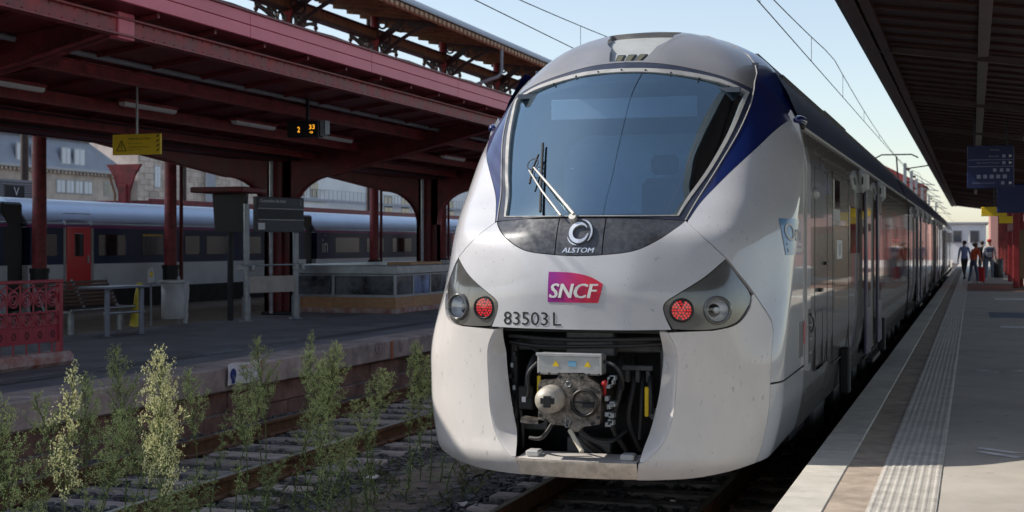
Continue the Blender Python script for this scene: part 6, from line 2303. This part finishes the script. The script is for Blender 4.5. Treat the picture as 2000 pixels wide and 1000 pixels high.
def skeleton(h=1.72, lean=0.0, step=.12, armL=(-.25, 0, .80), armR=(.25, 0, .80), bag=0):
    s = h / 1.72
    J = {}
    def j(n, p, r_, par): J[n] = ((p[0] * s, p[1] * s, p[2] * s), tuple(x * s for x in r_) if isinstance(r_, tuple) else r_ * s, par)
    j('pelvis', (0, 0, .95), (.155, .11), None)
    j('waist', (0, lean * .3, 1.10), (.135, .10), 'pelvis')
    j('chest', (0, lean * .8, 1.32), (.165, .115), 'waist')
    j('neck', (0, lean, 1.48), .055, 'chest')
    j('chin', (0, lean * 1.1 + .01, 1.555), (.065, .07), 'neck')
    j('head', (0, lean * 1.2, 1.64), (.078, .092), 'chin')
    j('crown', (0, lean * 1.2, 1.70), (.055, .065), 'head')
    for sx, n, hand in ((-1, 'l', armL), (1, 'r', armR)):
        j('sh' + n, (sx * .185, lean * .9, 1.41), .062, 'chest')
        el = (sx * .23 + (hand[0] - sx * .23) * .35, lean * .6 + (hand[1]) * .35 - .03, 1.12)
        j('el' + n, el, .046, 'sh' + n)
        j('wr' + n, hand, .030, 'el' + n)
        pz = (hand[0], hand[1] + .015, hand[2] - .06)
        j('pa' + n, pz, (.022, .034), 'wr' + n)
        for q in range(4):
            j('f%d' % q + n, (pz[0] - sx * .004, pz[1] - .03 + .02 * q, pz[2] - .055 - .012 * (q in (1, 2))), .009, 'pa' + n)
            j('g%d' % q + n, (pz[0] - sx * .018, pz[1] - .03 + .02 * q, pz[2] - .085 - .012 * (q in (1, 2))), .008, 'f%d' % q + n)
        j('th' + n, (pz[0] - sx * .02, pz[1] + .05, pz[2] - .03), .010, 'pa' + n)
        j('hip' + n, (sx * .09, 0, .88), .092, 'pelvis')
        fy = step * sx
        j('kn' + n, (sx * .095, fy * .5 + .03, .50), .066, 'hip' + n)
        j('an' + n, (sx * .095, fy, .09), .042, 'kn' + n)
        j('he' + n, (sx * .095, fy - .02, .045), .040, 'an' + n)
        j('to' + n, (sx * .10, fy + .15, .035), .034, 'he' + n)
    return J
M_SKIN = mat('skin', (.42, .24, .17), .5)
M_HAIR = mat('dark_hair', (.03, .02, .015), .6)
def cloth(n, c): return mat(n, c, .8, var=.15, vscale=12)
M_JEAN = cloth('blue_jeans', (.07, .10, .16)); M_JEAN2 = cloth('pale_jeans', (.16, .21, .28)); M_BLK = cloth('black_cloth', (.015, .015, .018))
M_ORG = cloth('orange_top', (.52, .09, .03)); M_SHOE = cloth('pale_shoe', (.55, .50, .45)); M_SHIRT = cloth('light_blue_shirt', (.20, .25, .48)); M_REDC = cloth('red_cap', (.50, .025, .03)); M_GRYS = cloth('white_shirt', (.5, .52, .56))
def reg(top, bottom_split=.95, sleeve=1.05, neck=1.50):
    def f(c):
        if c.z > neck: return 3
        if c.z < .085: return 2
        if abs(c.x) > .20 and c.z < sleeve: return 3
        return 0 if c.z > bottom_split else 1
    return f
person('person in an orange top leaning towards the red suitcase', (0.02, 61.0, .475), R(-48), skeleton(1.66, .14, .16, (-.22, .10, .82), (.27, .18, .92)), reg(0), [M_ORG, M_JEAN, M_SHOE, M_SKIN, M_HAIR], ('hair', (0, .09, 1.585), .10, (1, 1.1, 1.05)))
person('person in a light blue shirt and black trousers walking close to the train', (-.36, 68.3, .475), R(20), skeleton(1.75, .03, .30, (-.24, .16, .85), (.24, -.14, .84)), reg(0), [M_SHIRT, M_BLK, M_BLK, M_SKIN, M_HAIR], ('hair', (0, -.015, 1.68), .10, (.95, 1.1, .9)))
person('person with red cap, dark backpack and pale jeans walking away', (.70, 67.0, .475), R(-8), skeleton(1.80, .05, .28, (-.25, -.12, .84), (.25, .18, .95)), reg(0), [M_GRYS, M_JEAN2, M_SHOE, M_SKIN, M_REDC], ('cap', (0, .02, 1.755), .105, (1, 1.25, .72)))
person('person in dark clothes partly hidden beside the one with the red cap', (.42, 70.0, .475), R(4), skeleton(1.74, .0, .12), reg(0), [M_BLK, M_JEAN, M_BLK, M_SKIN, M_HAIR], ('hair', (0, -.01, 1.67), .105, (.95, 1.05, .95)))
t = thing('backpack', 'dark blue backpack with pale straps on the back of the person with red cap', 'backpack', (.70, 66.82, 1.45))
mb = MB(); mb.box(-.17, .17, -.12, .08, -.02, .50, .06); mb.build('bag_body', cloth('navy_cloth', (.03, .04, .09)), t)
mb = MB(); mb.box(-.13, .13, -.17, -.12, .02, .25, .04); mb.build('pocket', cloth('grey_cloth', (.15, .16, .20)), t)
for sx in (-1, 1):
    mb = MB(); mb.tube([(sx * .10, .06, .48), (sx * .12, .20, .46), (sx * .12, .22, .2)], .02, 6); mb.build('strap', cloth('strap_cloth', (.4, .42, .5)) if 'strap_cloth' not in bpy.data.materials else bpy.data.materials['strap_cloth'], t)
t = thing('suitcase', 'upright red rolling suitcase beside the person in the orange top', 'suitcase', (.30, 61.2, .475))
mb = MB(); mb.box(-.17, .17, -.12, .12, .06, .66, .045); mb.build('shell', M_REDC, t)
for z in (.2, .32, .44, .56):
    mb = MB(); mb.box(-.172, .172, -.124, .124, z, z + .012, .004); mb.build('rib', M_BLK, t)
mb = MB(); mb.tube([(-.09, 0, .65), (-.09, 0, .92), (.09, 0, .92), (.09, 0, .65)], .012, 6); mb.build('handle', M_DARK, t)
for (x, y) in ((-.13, -.08), (.13, -.08), (-.13, .08), (.13, .08)):
    mb = MB(); mb.lathe([(.0001, .015), (.03, .015), (.03, -.015), (.0001, -.015)], (x, y, .03), 'X', 12); mb.build('wheel', M_RUBBER, t)
t = thing('litter_bin', 'dark litter bin standing beside the red shelter far along the platform', 'bin', (1.15, 72, .475))
mb = MB(); mb.lathe([(.22, 0), (.25, .05), (.25, .85), (.2, .9)], n=18); mb.build('bin_body', M_DARK, t)

# ================================================================== tall weeds between the tracks
M_STEM = mat('weed_stem', (0.10, 0.13, 0.04), .7)
M_WLEAF = mat('weed_leaf', (0.22, 0.29, 0.09), .6, var=.35, vscale=9)
M_WHEAD = mat('weed_flower_head', (0.46, 0.51, 0.22), .8, var=.35, vscale=14, per_obj=.2)
M_WSUNLIT = mat('sunlit_flower_head', (0.78, 0.76, 0.42), .8, var=.2, vscale=14)  # cream puts the sunlight into the heads of the two lit weeds
def rv(a=1.0):
    return Vector((random.uniform(-a, a), random.uniform(-a, a), random.uniform(-a, a)))
def weed_meshes(seed, h, spread, heads, leafy, t0=.55, kink=.12):
    random.seed(seed)
    st, lf, hd = MB(), MB(), MB()
    bend = Vector((random.uniform(-kink, kink), random.uniform(-kink, kink), 0))
    wob = [Vector((random.uniform(-.012, .012), random.uniform(-.012, .012), 0)) for _ in range(9)]
    def sp(t):
        i_ = min(7, int(t * 8)); f_ = t * 8 - i_
        return Vector((bend.x * t * t * h, bend.y * t * t * h, t * h)) + wob[i_].lerp(wob[i_ + 1], f_)
    st.tube([sp(i_ / 8) for i_ in range(9)], [.0062 - .0045 * i_ / 8 for i_ in range(9)], 5, cap=False)
    for k in range(int(70 * leafy)):
        t = random.uniform(.04, .72) ** .9
        p = sp(t); q = random.random() * 2 * PI
        L_ = random.uniform(.035, .13) * (1.1 - .6 * t)
        d = Vector((math.cos(q), math.sin(q), random.uniform(.2, 1.1))).normalized()
        s_ = d.cross(Vector((0, 0, 1))).normalized() * random.uniform(.0022, .0048)
        m1 = p + d * L_ * .5; e = p + d * L_ + Vector((0, 0, -L_ * random.uniform(.1, .6)))
        lf.add([p, m1 - s_, e, m1 + s_], [(0, 1, 2, 3)])
    nb = int(26 * heads)
    for k in range(nb):
        u = (k + random.random()) / nb
        t = lerp(t0, .99, u)
        prof = (.55 + .45 * math.sin(min(1, u / .35) * PI / 2)) * (1 - u) ** .75 + .03
        L_ = spread * prof * random.uniform(.55, 1.25)
        q = k * 2.4 + random.uniform(-.5, .5)
        d = Vector((math.cos(q), math.sin(q), random.uniform(.7, 1.7))).normalized()
        p = sp(min(t, .999)); e = p + d * L_
        st.tube([p, p + d * L_ * .5 + Vector((0, 0, .012)), e], [.0022, .0016, .0008], 3, cap=False)
        for s2 in range(int(3 + 9 * L_ / .2)):
            g = random.uniform(.25, 1.0)
            b0 = p + d * L_ * g
            d2 = (d + rv(.9) + Vector((0, 0, .25))).normalized() * random.uniform(.02, .05)
            st.tube([b0, b0 + d2], [.0012, .0007], 3, cap=False)
            for w_ in range(random.randint(7, 12)):
                c_ = b0 + d2 * random.uniform(.5, 1.25) + rv(.010)
                r_ = random.uniform(.0022, .0046)
                a, b_ = rv().normalized() * r_, rv().normalized() * r_
                c2 = a.cross(b_).normalized() * r_
                hd.add([c_ - a, c_ + c2, c_ + a, c_ - c2, c_ + b_], [(0, 1, 4), (1, 2, 4), (2, 3, 4), (3, 0, 4)])
    return st.mesh('stem', M_STEM), lf.mesh('foliage', M_WLEAF), hd.mesh('flower_spray', M_WHEAD)
WV = [weed_meshes(101, 1.0, .20, 1.3, 1.0, .55), weed_meshes(102, 1.0, .12, .9, 1.2, .60), weed_meshes(103, 1.0, .25, 2.0, 1.0, .50), weed_meshes(104, 1.0, .15, .9, 1.5, .62, .2), weed_meshes(105, 1.0, .21, 1.0, .8, .58, .22), weed_meshes(106, 1.0, .07, .35, 2.4, .7, .25)]
# label, x, y, height, variant
weeds = [
    ('slim weed with sunlit pale yellow tip at the edge of the picture', -4.17, 5.83, 1.645, 1),
    ('broad weed with the brightest sunlit cream flower head', -4.17, 6.77, 1.67, 2),
    ('dull green bushy weed below the red railing kerb', -5.6, 8.10, 1.39, 0),
    ('leafy green weed at the lower corner of the picture', -5.2, 7.37, 1.36, 4),
    ('short weed just behind the slim sunlit one', -5.0, 7.24, 1.20, 3),
    ('tall dark green weed between the two sunlit ones', -5.8, 8.9, 1.52, 0),
    ('low leafy weed under the brightest flower head', -5.0, 7.89, 1.24, 3),
    ('green weed left of the warning sheet', -5.9, 10.05, 1.26, 0),
    ('small weed growing against the rusty rail near the warning sheet', -5.3, 8.72, 1.08, 1),
    ('thin weed standing just past the warning sheet', -5.9, 11.15, 1.20, 4),
    ('low weed below the warning sheet', -5.2, 9.01, .99, 5),
    ('tall pointed weed next to the warning sheet', -5.6, 10.65, 1.48, 0),
    ('medium weed at the foot of the tall pointed one', -5.1, 9.44, 1.22, 1),
    ('slender tall weed in the middle of the weed row', -5.9, 11.98, 1.42, 1),
    ('round headed weed left of the bushiest one', -5.5, 11.44, 1.30, 4),
    ('bushiest pale green weed in the middle of the row', -5.3, 11.06, 1.40, 2),
    ('green weed behind the bushiest one', -5.7, 12.1, 1.18, 0),
    ('yellowing weed between the bushiest weed and the train', -5.5, 12.63, 1.08, 4),
    ('small yellowing weed beside the train bumper', -4.9, 12.05, .97, 1),
    ('pale weed touching the train bumper', -5.0, 12.6, 1.31, 2),
    ('weed half hidden by the train bumper', -4.8, 12.37, 1.20, 0),
    ('low bright green leafy weed between the tracks, foremost of its clump', -4.9, 9.89, .87, 5),
    ('bright green leafy weed between the tracks, second of its clump', -4.7, 9.9, .80, 5),
    ('leafy green weed on the dirt strip nearest the bumper lip', -4.6, 10.5, .75, 5),
    ('thin leafy weed on the dirt strip behind the green clump', -4.9, 10.8, .91, 5),
    ('straw coloured leafy weed under the side of the bumper', -4.7, 11.51, .86, 5),
    ('small leafy weed on the dirt strip at the bottom of the picture', -4.8, 8.90, .78, 5),
    ('leafy weed cut by the picture edge in the lower corner', -4.9, 6.6, 1.12, 3),
    ('leafy weed under the slim sunlit one', -4.8, 7.2, .95, 5),
    ('feathery weed between the warning sheet and the tall pointed weed', -5.4, 9.75, 1.15, 4),
    ('airy weed in front of the tall pointed one', -5.0, 9.9, 1.05, 3),
    ('airy weed in front of the bushiest one', -4.9, 10.35, 1.02, 4),
    ('drooping weed between the bushiest and the yellowing weed', -5.2, 11.75, 1.10, 3),
    ('short feathery weed in front of the yellowing one', -4.9, 11.2, .92, 4),
    ('feathery weed right of the brightest flower head', -5.2, 8.25, 1.18, 4),
    ('airy weed between the slim and the broad sunlit weeds', -5.1, 7.5, 1.22, 4),
    ('tall airy weed left of the slim sunlit one', -5.3, 6.95, 1.42, 2),
]
random.seed(77)
for k, (lab, x, y, h_, va) in enumerate(weeds):
    t = thing('weed', lab, 'weed', (x, y, -.22), random.random() * 6.28, 'tall weeds between the tracks')
    t.scale = (random.uniform(1.0, 1.25), random.uniform(1.0, 1.25), h_)
    for nm, me in zip(('stem', 'foliage', 'flower_spray'), WV[va]):
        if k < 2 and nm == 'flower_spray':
            me = me.copy(); me.materials[0] = M_WSUNLIT
        o = put(nm, me, t)
        if nm != 'stem': o['kind'] = 'stuff'
random.seed(78)
for k in range(26):
    x, y = random.uniform(-5.8, -4.4), random.uniform(6.6, 12.6)
    t = thing('weed', 'thin leafy stem in the low growth beside the rusty rail', 'weed', (x, y, -.22), random.random() * 6.28, 'thin leafy stems beside the rusty rail')
    t.scale = (1.1, 1.1, random.uniform(.5, .95))
    for nm, me in zip(('stem', 'foliage', 'flower_spray'), WV[5 if k % 3 else 3]):
        o = put(nm, me, t)
        if nm != 'stem': o['kind'] = 'stuff'
# low undergrowth
mb = MB()
random.seed(88)
for k in range(2200):
    x = random.uniform(-6.15, -4.25); y = 6.0 + 7.5 * random.random()
    if _nz.noise(Vector((x * 1.7, y * 1.1, 5))) < .02: continue
    p = Vector((x, y, -.20)); q = random.random() * 6.28
    L_ = random.uniform(.03, .12)
    d = Vector((math.cos(q) * .5, math.sin(q) * .5, 1)).normalized()
    s_ = d.cross(Vector((0, 0, 1))).normalized() * .0028
    e = p + d * L_ + Vector((math.cos(q), math.sin(q), -.2)) * L_ * .3
    m1 = p + d * L_ * .6
    mb.add([p - s_, p + s_, m1 + s_, e, m1 - s_], [(0, 1, 2, 3, 4)])
o = mb.build('undergrowth', mat('undergrowth_leaf', (.15, .17, .06), .7, var=.4, vscale=6))
tag(o, 'low grassy undergrowth around the weed stems', 'undergrowth', kind='stuff')
# scraps of litter
M_PAPER = mat('paper_scrap', (.6, .57, .52), .8)
for k, (x, y, sz, lab) in enumerate(((-5.05, 10.6, .07, 'crumpled pale paper scrap beside the rusty rail near the green clump'), (-4.35, 10.3, .05, 'small pale scrap on the ballast left of the bumper'), (-4.15, 11.4, .06, 'pale scrap on the ballast under the side of the bumper'), (-5.4, 12.4, .09, 'bluish crumpled plastic in the sleepers behind the bushiest weed'))):
    mb = MB(); random.seed(k)
    v = []
    for j in range(4):
        for i in range(4):
            v.append((x + (i - 1.5) * sz * .5, y + (j - 1.5) * sz * .5, -.17 + random.uniform(0, .5) * sz))
    mb.add(v, [(j * 4 + i, j * 4 + i + 1, j * 4 + i + 5, j * 4 + i + 4) for j in range(3) for i in range(3)])
    tag(mb.build('paper_scrap', M_PAPER), lab, 'litter', 'litter scraps on the ballast')
